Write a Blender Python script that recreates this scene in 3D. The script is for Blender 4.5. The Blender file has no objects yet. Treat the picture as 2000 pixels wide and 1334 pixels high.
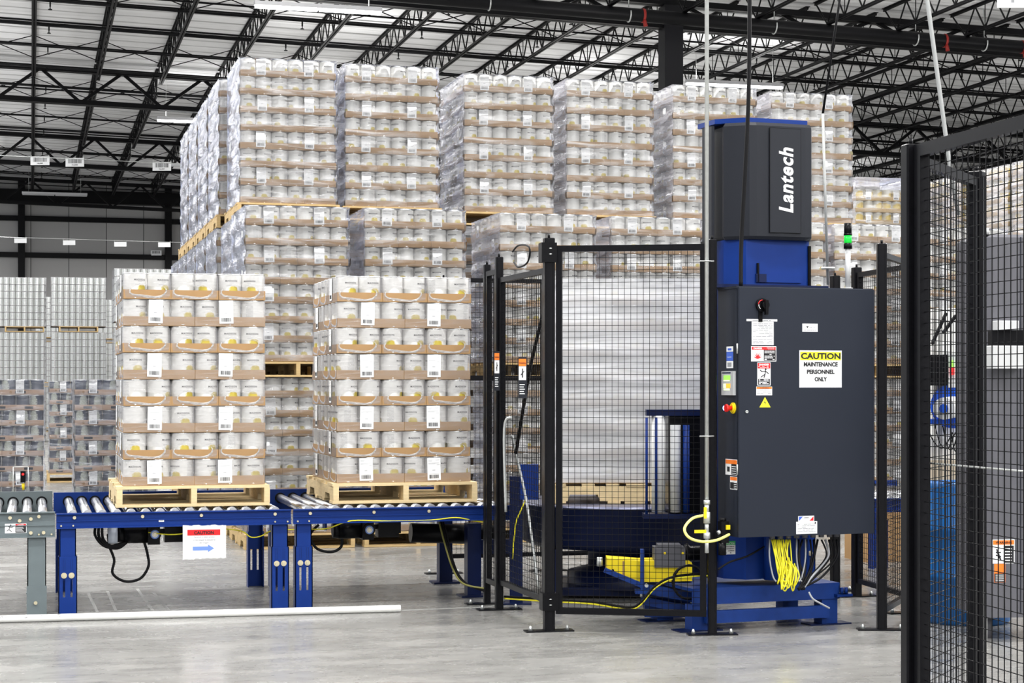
import bpy, math, random
from mathutils import Vector, Matrix, Euler

# ---------------------------------------------------------------- camera, world, lights, exposure
TH = math.radians(15.03)
CT, ST = math.cos(TH), math.sin(TH)
FPX = 3500.0
SC = bpy.context.scene
COL = SC.collection

cam_data = bpy.data.cameras.new('camera')
cam = bpy.data.objects.new('camera', cam_data)
COL.objects.link(cam)
cam.location = (0, 0, 1.5)
cam.rotation_euler = (math.pi / 2, 0, -TH)
cam_data.sensor_width = 36.0
cam_data.lens = FPX / 2000 * 36.0
cam_data.shift_y = 86.0 / 2000
cam_data.clip_start = 0.1
cam_data.clip_end = 400
SC.camera = cam

SC.view_settings.view_transform = 'Standard'
SC.view_settings.look = 'None'
SC.view_settings.gamma = 1.0
SC.view_settings.use_curve_mapping = False
SC.view_settings.exposure = 0.0
SC.cycles.use_denoising = True
SC.cycles.transparent_max_bounces = 24
SC.cycles.max_bounces = 8
SC.cycles.diffuse_bounces = 3
SC.cycles.glossy_bounces = 3
SC.cycles.transmission_bounces = 4
SC.cycles.sample_clamp_indirect = 6.0
SC.cycles.sample_clamp_direct = 30.0
SC.cycles.caustics_reflective = False
SC.cycles.caustics_refractive = False

world = bpy.data.worlds.new('world')
SC.world = world
world.use_nodes = True
world.node_tree.nodes['Background'].inputs[0].default_value = (0.93, 0.96, 1.0, 1)
world.node_tree.nodes['Background'].inputs[1].default_value = 0.75

ROOF_SLOPE = 0.025
LIGHT_W = 560.0
UPLIGHT = 0.30      # power share of the upward lamp added at each light to brighten the roof
def area_light(x, y, z, power, sx=2.7, sy=0.3, rot=(0, 0, 0)):
    d = bpy.data.lights.new('bay_and_fill_light', 'AREA')
    d.shape = 'RECTANGLE'
    d.size = sx
    d.size_y = sy
    d.energy = power
    d.color = (1.0, 0.985, 0.96)
    o = bpy.data.objects.new('bay_and_fill_light', d)
    o.location = (x, y, z)
    o.rotation_euler = rot
    COL.objects.link(o)
    return o
# lit strip fixtures of the hall: rows over the aisles (the ones the photograph shows are listed in LIT_STRIPS)
for lx in (-3.0, 4.2, 11.6, 18.8, 26.0):
    for ly in (-21.3, -14.0, -6.6, 1.0, 8.5, 16.0, 24.0, 35.5):
        area_light(lx, ly, 8.9 - ROOF_SLOPE * lx, LIGHT_W * 0.9)
        area_light(lx, ly, 9.05 - ROOF_SLOPE * lx, LIGHT_W * UPLIGHT, rot=(math.pi, 0, 0))
for lx, ly in ((-10.5, 12), (-10.5, 20), (-10.5, 28), (-7, 38), (-4.2, 44), (-4.2, 51), (-4.4, 58), (-4.6, 66), (-5, 74), (8, 46), (8, 55), (16, 50), (20, 56), (30, 44), (14, 64), (30, 66), (9, 79), (24, 78)):  # added fill lamps brightening roof and flank
    area_light(lx, ly, 8.5 - ROOF_SLOPE * lx, LIGHT_W)
    area_light(lx, ly, 8.65 - ROOF_SLOPE * lx, LIGHT_W * UPLIGHT * (1.3 if lx < 0 else 0.55), rot=(math.pi, 0, 0))

def P(px, zc):
    """ground point (X, Y) seen in column px at distance zc along the view axis"""
    xc = (px - 1000) / FPX * zc
    return xc * CT + zc * ST, -xc * ST + zc * CT
def PY(px, Y):
    """same, for a known world Y"""
    u = (px - 1000) / FPX
    zc = Y / (CT - u * ST)
    return P(px, zc)[0], zc
def HZ(py, zc):
    return 1.5 + (753 - py) * zc / FPX

# ---------------------------------------------------------------- materials
MATS = {}
def nodes_of(m):
    m.use_nodes = True
    return m.node_tree.nodes, m.node_tree.links
def mat(name, col, rough=0.5, metal=0.0, noise=0.0, nscale=20.0, bump=0.0, emit=0.0, spec=0.35, coat=0.0, stretch=None, ecol=None):
    if name in MATS:
        return MATS[name]
    m = bpy.data.materials.new(name)
    N, L = nodes_of(m)
    b = N['Principled BSDF']
    b.inputs['Base Color'].default_value = (*col, 1)
    b.inputs['Roughness'].default_value = rough
    b.inputs['Metallic'].default_value = metal
    b.inputs['Specular IOR Level'].default_value = spec
    b.inputs['Coat Weight'].default_value = coat
    if emit:
        b.inputs['Emission Color'].default_value = (*(ecol or col), 1)
        b.inputs['Emission Strength'].default_value = emit
    if noise or bump:
        tc = N.new('ShaderNodeTexCoord')
        mp = N.new('ShaderNodeMapping')
        if stretch:
            mp.inputs['Scale'].default_value = stretch
        L.new(tc.outputs['Object'], mp.inputs['Vector'])
        nz = N.new('ShaderNodeTexNoise')
        nz.inputs['Scale'].default_value = nscale
        nz.inputs['Detail'].default_value = 4
        L.new(mp.outputs[0], nz.inputs['Vector'])
        if noise:
            mx = N.new('ShaderNodeMix')
            mx.data_type = 'RGBA'
            mx.inputs[6].default_value = (*[max(0, c * (1 - noise)) for c in col], 1)
            mx.inputs[7].default_value = (*[min(1, c * (1 + noise)) for c in col], 1)
            L.new(nz.outputs['Fac'], mx.inputs[0])
            L.new(mx.outputs[2], b.inputs['Base Color'])
        if bump:
            bp = N.new('ShaderNodeBump')
            bp.inputs['Strength'].default_value = bump
            bp.inputs['Distance'].default_value = 0.01
            L.new(nz.outputs['Fac'], bp.inputs['Height'])
            L.new(bp.outputs[0], b.inputs['Normal'])
    MATS[name] = m
    return m

M_BLUE = mat('blue_paint', (0.006, 0.030, 0.185), 0.38, spec=.16, noise=0.12, nscale=6)
M_BLUE_BASE = mat('base_blue_paint', (0.009, 0.038, 0.20), 0.42, spec=.2, noise=0.25, nscale=14)
M_NAVY = mat('navy_paint', (0.004, 0.010, 0.05), 0.35, spec=.2)
M_GREYP = mat('grey_conveyor_paint', (0.13, 0.16, 0.17), 0.4, noise=0.12, nscale=10)
M_CAB = mat('charcoal_cabinet_paint', (0.017, 0.021, 0.032), 0.45, spec=.16, bump=0.03, nscale=400)
M_CABD = mat('dark_cover_plastic', (0.014, 0.016, 0.022), 0.45, spec=.2, bump=0.02, nscale=300)
M_BLACK = mat('black_paint', (0.004, 0.004, 0.005), 0.3, spec=.12)
M_BLACKF = mat('black_steel_frame', (0.006, 0.006, 0.0075), 0.28, noise=0.5, nscale=60, spec=.12)
M_WIRE = mat('black_wire', (0.004, 0.004, 0.005), 0.35, spec=.12)
M_RUB = mat('black_rubber', (0.005, 0.005, 0.006), 0.5, spec=.12)
M_STEEL = mat('roller_steel', (0.72, 0.73, 0.76), 0.22, 1.0, noise=0.3, nscale=30)
M_GALV = mat('galvanised_steel', (0.62, 0.64, 0.63), 0.4, 0.7, noise=0.15, nscale=40)
M_ZINC = mat('zinc_bolt', (0.75, 0.68, 0.48), 0.35, 0.8)
M_WHITE = mat('white_paper', (0.86, 0.87, 0.88), 0.5)
M_WHITEP = mat('white_plastic', (0.84, 0.84, 0.82), 0.4, noise=0.04, nscale=4)
M_INK = mat('black_ink', (0.012, 0.012, 0.015), 0.5)
M_GREYINK = mat('grey_ink', (0.30, 0.31, 0.33), 0.5)
M_RED = mat('red_print', (0.72, 0.015, 0.02), 0.45)
M_ORANGE = mat('orange_print', (0.90, 0.20, 0.02), 0.45)
M_YELLOW = mat('yellow_paint', (0.88, 0.68, 0.012), 0.4, noise=0.08, nscale=8)
M_SIGNY = mat('yellow_print', (0.93, 0.90, 0.03), 0.45)
M_YCAB = mat('yellow_cable', (0.88, 0.80, 0.03), 0.4)
M_HOSE = mat('yellow_hose', (0.80, 0.78, 0.22), 0.35)
M_BPRINT = mat('blue_print', (0.05, 0.13, 0.6), 0.45)
M_LBLUE = mat('pale_blue_print', (0.16, 0.28, 0.66), 0.45)
M_GREEN = mat('green_print', (0.04, 0.45, 0.12), 0.45)
M_WOOD = mat('pallet_wood', (0.74, 0.58, 0.33), 0.7, noise=0.25, nscale=9, stretch=(1, 1, 6), bump=0.2)
M_WOODB = mat('weathered_pallet_wood', (0.48, 0.34, 0.16), 0.75, noise=0.35, nscale=9, stretch=(1, 1, 6), bump=0.2)
M_KRAFT = mat('kraft_board', (0.36, 0.215, 0.095), 0.6, noise=0.10, nscale=8)
M_KRAFTD = mat('kraft_edge', (0.30, 0.175, 0.08), 0.7)
M_TIN = mat('tinplate', (0.80, 0.81, 0.80), 0.22, 1.0)
M_TINC = mat('bare_can_steel', (0.80, 0.83, 0.79), 0.16, 0.95)
M_TRUSS = mat('truss_paint', (0.006, 0.006, 0.007), 0.4, spec=.12)
M_LIT = mat('lit_tube', (1, 1, 1), 0.5, emit=14.0, ecol=(0.97, 0.98, 1.0))
M_FIX = mat('fixture_housing', (0.6, 0.6, 0.62), 0.4)
M_DRUM = mat('blue_drum_plastic', (0.008, 0.12, 0.38), 0.35, noise=0.08, nscale=6)
M_LTGREY = mat('light_grey_plastic', (0.52, 0.53, 0.54), 0.45)
M_MIDGREY = mat('mid_grey_paint', (0.10, 0.10, 0.115), 0.4)
M_BOX = mat('beige_carton', (0.70, 0.60, 0.45), 0.6)
M_FAN = mat('bright_blue_plastic', (0.01, 0.09, 0.58), 0.3)
M_GLED = mat('green_lamp', (0.02, 0.9, 0.1), 0.3, emit=5.0, ecol=(0.02, 1.0, 0.12))
M_GDIM = mat('green_beacon', (0.01, 0.5, 0.05), 0.2, emit=0.5, ecol=(0.02, 0.9, 0.06))
M_RLED = mat('red_lamp', (0.9, 0.02, 0.02), 0.3, emit=1.5)
M_BLED = mat('blue_lamp', (0.3, 0.4, 1.0), 0.3, emit=5.0, ecol=(0.35, 0.45, 1.0))
M_SCR = mat('lit_screen', (0.85, 0.95, 0.6), 0.3, emit=0.7, ecol=(0.8, 1.0, 0.55))
M_SCRG = mat('lit_screen_green', (0.35, 0.8, 0.1), 0.3, emit=0.6, ecol=(0.3, 0.9, 0.1))
M_SCRO = mat('lit_screen_orange', (0.95, 0.5, 0.05), 0.3, emit=0.6, ecol=(1.0, 0.45, 0.05))
M_REDP = mat('red_plastic', (0.75, 0.02, 0.015), 0.3)

def can_material(name, base, blob, blob2, block=True, blob_r=(0.031, 0.027), blob_z=0.062):
    m = bpy.data.materials.new(name)
    N, L = nodes_of(m)
    b = N['Principled BSDF']
    b.inputs['Roughness'].default_value = 0.28
    tc = N.new('ShaderNodeTexCoord')
    sp = N.new('ShaderNodeSeparateXYZ')
    L.new(tc.outputs['Object'], sp.inputs[0])
    def mth(op, a, bb=None, clamp=False):
        n = N.new('ShaderNodeMath')
        n.operation = op
        n.use_clamp = clamp
        for i, v in enumerate((a, bb)):
            if v is None:
                continue
            if isinstance(v, (int, float)):
                n.inputs[i].default_value = v
            else:
                L.new(v, n.inputs[i])
        return n.outputs[0]
    X, Y, Z = sp.outputs
    nz = N.new('ShaderNodeTexNoise')
    nz.inputs['Scale'].default_value = 55
    L.new(tc.outputs['Object'], nz.inputs['Vector'])
    wob = mth('MULTIPLY', mth('SUBTRACT', nz.outputs['Fac'], 0.5), 1.3)
    e = mth('ADD', mth('ADD', mth('POWER', mth('ABSOLUTE', mth('DIVIDE', mth('SUBTRACT', X, 0.012), blob_r[0])), 2.0),
                       mth('POWER', mth('ABSOLUTE', mth('DIVIDE', mth('SUBTRACT', Z, blob_z), blob_r[1])), 2.0)), wob)
    mask = mth('MULTIPLY', mth('MULTIPLY', mth('SUBTRACT', 1.35, e), 1.7, True), mth('LESS_THAN', Y, 0.0))
    bc = N.new('ShaderNodeMix'); bc.data_type = 'RGBA'
    bc.inputs[6].default_value = (*blob, 1); bc.inputs[7].default_value = (*blob2, 1)
    L.new(nz.outputs['Fac'], bc.inputs[0])
    m1 = N.new('ShaderNodeMix'); m1.data_type = 'RGBA'
    m1.inputs[6].default_value = (*base, 1)
    L.new(bc.outputs[2], m1.inputs[7]); L.new(mask, m1.inputs[0])
    out = m1.outputs[2]
    if block:
        n2 = N.new('ShaderNodeTexNoise'); n2.inputs['Scale'].default_value = 260
        L.new(tc.outputs['Object'], n2.inputs['Vector'])
        rows = mth('GREATER_THAN', mth('SINE', mth('MULTIPLY', Z, 1050.0)), 0.1)
        ink = mth('MULTIPLY', rows, mth('GREATER_THAN', n2.outputs['Fac'], 0.46))
        box = mth('MULTIPLY', mth('GREATER_THAN', X, 0.0), mth('LESS_THAN', mth('ABSOLUTE', Y), 0.024))
        box = mth('MULTIPLY', box, mth('MULTIPLY', mth('GREATER_THAN', Z, 0.05), mth('LESS_THAN', Z, 0.152)))
        f = mth('MULTIPLY', mth('MULTIPLY', box, ink), 0.75)
        m2 = N.new('ShaderNodeMix'); m2.data_type = 'RGBA'
        L.new(out, m2.inputs[6]); m2.inputs[7].default_value = (0.12, 0.13, 0.15, 1); L.new(f, m2.inputs[0])
        out = m2.outputs[2]
    L.new(out, b.inputs['Base Color'])
    return m
M_CAN = can_material('white_can_label', (0.74, 0.74, 0.72), (0.55, 0.35, 0.04), (0.46, 0.45, 0.09))
M_CANDARK = can_material('dark_can_label', (0.045, 0.055, 0.085), (0.62, 0.63, 0.63), (0.22, 0.26, 0.14), False, (0.045, 0.09), 0.09)
M_CANYEL = can_material('yellow_can_label', (0.70, 0.68, 0.60), (0.75, 0.50, 0.04), (0.62, 0.50, 0.12), False, (0.075, 0.05), 0.09)

def film_material(name, base_fac, streak, tint=(0.86, 0.87, 0.90), rough=0.16, bump=0.6, nscale=5.0, rot=0.5, fres=0.7, stretch=(1, 1, 7)):
    m = bpy.data.materials.new(name)
    N, L = nodes_of(m)
    b = N['Principled BSDF']
    b.inputs['Base Color'].default_value = (*tint, 1)
    b.inputs['Roughness'].default_value = rough
    b.inputs['Specular IOR Level'].default_value = 0.6
    tc = N.new('ShaderNodeTexCoord')
    mp = N.new('ShaderNodeMapping')
    mp.inputs['Rotation'].default_value = (rot, rot, 0)
    mp.inputs['Scale'].default_value = stretch
    L.new(tc.outputs['Object'], mp.inputs[0])
    nz = N.new('ShaderNodeTexNoise'); nz.inputs['Scale'].default_value = nscale; nz.inputs['Detail'].default_value = 5
    nz.inputs['Distortion'].default_value = 0.8
    L.new(mp.outputs[0], nz.inputs['Vector'])
    rp = N.new('ShaderNodeValToRGB')
    rp.color_ramp.elements[0].position = 0.45
    rp.color_ramp.elements[0].color = (base_fac, base_fac, base_fac, 1)
    rp.color_ramp.elements[1].position = 0.78
    s = min(1, base_fac + streak)
    rp.color_ramp.elements[1].color = (s, s, s, 1)
    L.new(nz.outputs['Fac'], rp.inputs[0])
    bp = N.new('ShaderNodeBump'); bp.inputs['Strength'].default_value = bump; bp.inputs['Distance'].default_value = 0.02
    L.new(nz.outputs['Fac'], bp.inputs['Height'])
    L.new(bp.outputs[0], b.inputs['Normal'])
    tr = N.new('ShaderNodeBsdfTransparent'); tr.inputs[0].default_value = (0.985, 0.985, 0.99, 1)
    mx = N.new('ShaderNodeMixShader')
    L.new(rp.outputs[0], mx.inputs[0]); L.new(tr.outputs[0], mx.inputs[1]); L.new(b.outputs[0], mx.inputs[2])
    gl = N.new('ShaderNodeBsdfGlossy'); gl.inputs['Roughness'].default_value = rough
    gl.inputs['Color'].default_value = (0.9, 0.92, 1.0, 1)
    L.new(bp.outputs[0], gl.inputs['Normal'])
    fr = N.new('ShaderNodeFresnel'); fr.inputs['IOR'].default_value = 1.45
    L.new(bp.outputs[0], fr.inputs['Normal'])
    fm = N.new('ShaderNodeMath'); fm.operation = 'MULTIPLY'; fm.inputs[1].default_value = fres; fm.use_clamp = True
    L.new(fr.outputs[0], fm.inputs[0])
    m2 = N.new('ShaderNodeMixShader')
    L.new(fm.outputs[0], m2.inputs[0]); L.new(mx.outputs[0], m2.inputs[1]); L.new(gl.outputs[0], m2.inputs[2])
    L.new(m2.outputs[0], N['Material Output'].inputs['Surface'])
    return m
M_FILM = film_material('case_shrink_film', 0.12, 0.16, tint=(.86,.83,.83), rough=0.10, bump=0.3, nscale=7, fres=.45)
M_FOLD = film_material('film_fold', 0.35, 0.5, tint=(1,.98,.97), rough=0.1, bump=0.8, nscale=30)
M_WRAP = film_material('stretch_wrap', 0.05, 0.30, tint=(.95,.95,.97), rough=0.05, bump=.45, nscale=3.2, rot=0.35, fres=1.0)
M_WRAPSIDE = film_material('stretch_wrap_shade_tint', 0.55, 0.4, tint=(0.66, 0.71, 0.90), rough=0.12, bump=0.8, nscale=3.0, rot=0.6, fres=1.0)  # slightly bluish film; the flank's lavender shade is painted into the tint
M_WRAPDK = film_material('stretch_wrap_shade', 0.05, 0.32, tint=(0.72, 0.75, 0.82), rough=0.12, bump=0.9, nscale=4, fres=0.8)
M_WRAPMANY = film_material('many_layered_wrap', 0.50, 0.35, tint=(0.86, 0.87, 0.90), rough=0.25, bump=0.3, nscale=1.2, rot=0.05, fres=0.8, stretch=(1, 1, 10))

# ---------------------------------------------------------------- mesh builder
_text_cache = {}
def text_geo(s, bold=0.0, spacing=1.0):
    key = (s, bold, spacing)
    if key in _text_cache:
        return _text_cache[key]
    cu = bpy.data.curves.new('lettering', 'FONT')
    cu.body = s
    cu.size = 1.0
    cu.offset = bold
    cu.space_character = spacing
    cu.resolution_u = 3
    o = bpy.data.objects.new('lettering', cu)
    COL.objects.link(o)
    dg = bpy.context.evaluated_depsgraph_get()
    dg.update()
    me = o.evaluated_get(dg).to_mesh()
    vs = [(v.co.x, v.co.y) for v in me.vertices]
    fs = [tuple(p.vertices) for p in me.polygons]
    flip = [p.normal.z < 0 for p in me.polygons]
    fs = [tuple(reversed(f)) if fl else f for f, fl in zip(fs, flip)]
    o.evaluated_get(dg).to_mesh_clear()
    bpy.data.objects.remove(o)
    bpy.data.curves.remove(cu)
    x0 = min(v[0] for v in vs); x1 = max(v[0] for v in vs)
    y0 = min(v[1] for v in vs); y1 = max(v[1] for v in vs)
    vs = [((x - x0) / (x1 - x0), (y - y0) / (y1 - y0)) for x, y in vs]
    r = (vs, fs, (x1 - x0) / (y1 - y0))
    _text_cache[key] = r
    return r

class MB:
    def __init__(s, *mats):
        s.v = []; s.f = []; s.m = []; s.sm = []; s.mats = list(mats)
    def mi(s, m):
        if m is None:
            return 0
        if m not in s.mats:
            s.mats.append(m)
        return s.mats.index(m)
    def add(s, vs, fs, m=None, smooth=False, T=None):
        o = len(s.v); k = s.mi(m)
        if T is not None:
            vs = [tuple(T @ Vector(v)) for v in vs]
        s.v.extend(vs)
        for f in fs:
            s.f.append(tuple(i + o for i in f)); s.m.append(k); s.sm.append(smooth)
        return s
    def box(s, x0, x1, y0, y1, z0, z1, m=None, T=None):
        vs = [(x0,y0,z0),(x1,y0,z0),(x1,y1,z0),(x0,y1,z0),(x0,y0,z1),(x1,y0,z1),(x1,y1,z1),(x0,y1,z1)]
        return s.add(vs, [(0,3,2,1),(4,5,6,7),(0,1,5,4),(1,2,6,5),(2,3,7,6),(3,0,4,7)], m, False, T)
    def bbox(s, x0, x1, y0, y1, z0, z1, b, m=None, T=None):
        """box with chamfered vertical edges and a chamfered top rim"""
        pts = [(x0+b,y0),(x1-b,y0),(x1,y0+b),(x1,y1-b),(x1-b,y1),(x0+b,y1),(x0,y1-b),(x0,y0+b)]
        c = ((x0+x1)/2, (y0+y1)/2)
        ins = [(p[0] + (b if p[0] < c[0] else -b) * 0.6, p[1] + (b if p[1] < c[1] else -b) * 0.6) for p in pts]
        return s.loft([[(x, y, z0) for x, y in pts], [(x, y, z1 - b * .6) for x, y in pts], [(x, y, z1) for x, y in ins]], m, T=T)
    def loft(s, rings, m=None, smooth=False, caps=True, closed=True, T=None):
        n = len(rings[0]); vs = [p for r in rings for p in r]; fs = []
        for i in range(len(rings) - 1):
            for j in range(n if closed else n - 1):
                a = i*n + j; b = i*n + (j+1) % n
                fs.append((a, b, b + n, a + n))
        if caps and closed:
            fs.append(tuple(reversed(range(n))))
            fs.append(tuple(range((len(rings)-1)*n, len(rings)*n)))
        return s.add(vs, fs, m, smooth, T)
    def tube(s, pts, r, n=8, m=None, caps=True, T=None, smooth=True, closed=False):
        pts = [Vector(p) for p in pts]
        if isinstance(r, (int, float)):
            r = [r] * len(pts)
        rings = []; up = None
        for i, p in enumerate(pts):
            a = pts[max(0, i-1)]; b = pts[min(len(pts)-1, i+1)]
            d = (b - a).normalized()
            if up is None:
                up = Vector((0, 0, 1)) if abs(d.z) < 0.9 else Vector((1, 0, 0))
            u = (up - d * up.dot(d)).normalized(); w = d.cross(u); up = u
            ph = math.pi / n
            rings.append([tuple(p + (u * math.cos(2*math.pi*k/n + ph) + w * math.sin(2*math.pi*k/n + ph)) * r[i]) for k in range(n)])
        o = len(s.f)
        s.loft(rings, m, smooth, caps, True, T)
        if caps:
            s.sm[-1] = False; s.sm[-2] = False
        return s
    def cyl(s, c, r, z0, z1, n=24, m=None, T=None, smooth=True):
        return s.tube([(c[0], c[1], z0), (c[0], c[1], z1)], r, n, m, True, T, smooth)
    def lathe(s, prof, n=24, m=None, c=(0, 0, 0), T=None, smooth=True):
        rings = [[(c[0] + r*math.cos(2*math.pi*k/n), c[1] + r*math.sin(2*math.pi*k/n), c[2] + z) for k in range(n)] for r, z in prof]
        return s.loft(rings, m, smooth, False, True, T)
    def poly(s, pts, m=None, T=None):
        return s.add([tuple(p) for p in pts], [tuple(range(len(pts)))], m, False, T)
    def bar(s, a, b, w, h, m=None, T=None):
        """rectangular bar from a to b, w sideways and h upwards"""
        a = Vector(a); b = Vector(b); d = (b - a).normalized()
        up = Vector((0, 0, 1)) if abs(d.z) < 0.95 else Vector((0, 1, 0))
        u = d.cross(up).normalized(); t = u.cross(d).normalized()
        R = lambda p: [tuple(p + u*(sx*w/2) + t*(sy*h/2)) for sx, sy in ((-1,-1),(1,-1),(1,1),(-1,1))]
        return s.loft([R(a), R(b)], m, False, True, True, T)
    def rect(s, x, z, w, h, m=None, y=0.0, t=0.0006, T=None):
        """flat plate in the XZ plane facing -Y; x,z is its lower left corner"""
        return s.box(x, x + w, y - t, y, z, z + h, m, T)
    def text(s, st, x, z, h, m=None, y=0.0, align='c', w=None, bold=0.02, spacing=1.0, shear=0.0, T=None):
        vs, fs, asp = text_geo(st, bold, spacing)
        W = w if w is not None else asp * h
        ox = x - W/2 if align == 'c' else x
        y = y - 0.0016 if T is None else y
        return s.add([(ox + a*W + shear*b*h, y, z + b*h) for a, b in vs], fs, m, False, T)
    def mesh(s, name):
        me = bpy.data.meshes.new(name)
        me.from_pydata(s.v, [], s.f)
        me.polygons.foreach_set('material_index', s.m)
        me.polygons.foreach_set('use_smooth', s.sm)
        for m in s.mats:
            me.materials.append(m)
        me.update()
        return me
    def build(s, name, parent=None, loc=None, rotz=None):
        return obj(name, s.mesh(name), parent, loc, rotz)

def obj(name, me, parent=None, loc=None, rotz=None, sc=None):
    o = bpy.data.objects.new(name, me)
    COL.objects.link(o)
    if parent is not None:
        o.parent = parent
    if loc is not None:
        o.location = loc
    if rotz is not None:
        o.rotation_euler = (0, 0, rotz)
    return o
def tag(o, label=None, cat=None, group=None, kind=None):
    if label: o['label'] = label
    if cat: o['category'] = cat
    if group: o['group'] = group
    if kind: o['kind'] = kind
    return o
def thing(name, label, cat, loc=(0, 0, 0), rotz=0.0, group=None):
    o = bpy.data.objects.new(name, None)
    COL.objects.link(o)
    o.empty_display_size = 0.1
    o.location = loc
    o.rotation_euler = (0, 0, rotz)
    return tag(o, label, cat, group)
def arc_pts(c, r, a0, a1, n, plane='xz'):
    out = []
    for i in range(n + 1):
        a = math.radians(a0 + (a1 - a0) * i / n)
        if plane == 'xz': out.append((c[0] + r*math.cos(a), c[1], c[2] + r*math.sin(a)))
        elif plane == 'xy': out.append((c[0] + r*math.cos(a), c[1] + r*math.sin(a), c[2]))
        else: out.append((c[0], c[1] + r*math.cos(a), c[2] + r*math.sin(a)))
    return out
def smooth_path(pts, n=6):
    """Catmull-Rom through the points"""
    P_ = [Vector(p) for p in pts]
    out = []
    for i in range(len(P_) - 1):
        p0 = P_[max(0, i-1)]; p1 = P_[i]; p2 = P_[i+1]; p3 = P_[min(len(P_)-1, i+2)]
        for k in range(n):
            t = k / n
            out.append(0.5 * ((2*p1) + (p2-p0)*t + (2*p0-5*p1+4*p2-p3)*t*t + (3*p1-p0-3*p2+p3)*t**3))
    out.append(P_[-1])
    return out
# ---------------------------------------------------------------- the setting
def floor_material():
    m = bpy.data.materials.new('polished_concrete')
    N, L = nodes_of(m)
    b = N['Principled BSDF']
    tc = N.new('ShaderNodeTexCoord')
    def noise(scale, detail, stretch=None, rot=0):
        mp = N.new('ShaderNodeMapping')
        mp.inputs['Rotation'].default_value = (0, 0, rot)
        if stretch: mp.inputs['Scale'].default_value = stretch
        L.new(tc.outputs['Object'], mp.inputs[0])
        n = N.new('ShaderNodeTexNoise'); n.inputs['Scale'].default_value = scale; n.inputs['Detail'].default_value = detail
        n.inputs['Roughness'].default_value = 0.6
        L.new(mp.outputs[0], n.inputs['Vector'])
        return n.outputs['Fac']
    def ramp(f, p0, c0, p1, c1):
        r = N.new('ShaderNodeValToRGB')
        r.color_ramp.elements[0].position = p0; r.color_ramp.elements[0].color = (*c0, 1)
        r.color_ramp.elements[1].position = p1; r.color_ramp.elements[1].color = (*c1, 1)
        L.new(f, r.inputs[0]); return r.outputs[0]
    def mul(a, c, f=1.0):
        x = N.new('ShaderNodeMix'); x.data_type = 'RGBA'; x.blend_type = 'MULTIPLY'; x.inputs[0].default_value = f
        L.new(a, x.inputs[6]); L.new(c, x.inputs[7]); return x.outputs[2]
    c = ramp(noise(0.5, 5), 0.3, (0.20, 0.198, 0.19), 0.7, (0.29, 0.287, 0.275))
    c = mul(c, ramp(noise(2.2, 6, (1, 3, 1), 0.3), 0.35, (0.82, 0.82, 0.82), 0.6, (1, 1, 1)))
    c = mul(c, ramp(noise(9, 6, (1, 2.2, 1), -0.2), 0.3, (0.72, 0.72, 0.72), 0.5, (1, 1, 1)), 0.7)
    c = mul(c, ramp(noise(40, 3), 0.25, (0.6, 0.6, 0.6), 0.38, (1, 1, 1)), 0.6)
    L.new(c, b.inputs['Base Color'])
    rr = ramp(noise(1.6, 5, (1, 2, 1)), 0.35, (0.16, 0.16, 0.16), 0.7, (0.38, 0.38, 0.38))
    L.new(rr, b.inputs['Roughness'])
    b.inputs['Specular IOR Level'].default_value = 0.6
    bp = N.new('ShaderNodeBump'); bp.inputs['Strength'].default_value = 0.06; bp.inputs['Distance'].default_value = 0.01
    L.new(noise(3, 6), bp.inputs['Height']); L.new(bp.outputs[0], b.inputs['Normal'])
    return m
M_FLOOR = floor_material()
fl = MB(M_FLOOR); fl.box(-14, 62, -30, 90.5, -0.2, 0)
tag(fl.build('floor'), kind='structure')

def ceiling_material():
    m = bpy.data.materials.new('roof_insulation')
    N, L = nodes_of(m)
    b = N['Principled BSDF']
    b.inputs['Roughness'].default_value = 0.55
    tc = N.new('ShaderNodeTexCoord')
    mp = N.new('ShaderNodeMapping'); mp.inputs['Scale'].default_value = (0.35, 2.2, 1)
    L.new(tc.outputs['Object'], mp.inputs[0])
    n = N.new('ShaderNodeTexNoise'); n.inputs['Scale'].default_value = 1.0; n.inputs['Detail'].default_value = 4
    L.new(mp.outputs[0], n.inputs['Vector'])
    w = N.new('ShaderNodeTexWave'); w.wave_type = 'BANDS'; w.bands_direction = 'Y'
    w.inputs['Scale'].default_value = 0.36; w.inputs['Distortion'].default_value = 1.5; w.inputs['Detail'].default_value = 2
    L.new(tc.outputs['Object'], w.inputs['Vector'])
    r = N.new('ShaderNodeValToRGB')
    r.color_ramp.elements[0].position = 0.0; r.color_ramp.elements[0].color = (0.50, 0.50, 0.51, 1)
    r.color_ramp.elements[1].position = 0.12; r.color_ramp.elements[1].color = (0.88, 0.885, 0.90, 1)
    L.new(w.outputs['Fac'], r.inputs[0])
    L.new(r.outputs[0], b.inputs['Base Color'])
    bp = N.new('ShaderNodeBump'); bp.inputs['Strength'].default_value = 0.9; bp.inputs['Distance'].default_value = 0.15
    L.new(n.outputs['Fac'], bp.inputs['Height']); L.new(bp.outputs[0], b.inputs['Normal'])
    return m
Z_DECK = 11.25
def zr(x, z0):
    return z0 - ROOF_SLOPE * x
ce = MB(ceiling_material())
vs = []
for z in (0, 0.2):
    for x, y in ((-14, -30), (62, -30), (62, 90.5), (-14, 90.5)):
        vs.append((x, y, zr(x, Z_DECK) + z))
ce.add(vs, [(0, 1, 2, 3), (7, 6, 5, 4), (0, 4, 5, 1), (1, 5, 6, 2), (2, 6, 7, 3), (3, 7, 4, 0)])
tag(ce.build('ceiling'), kind='structure')

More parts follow.
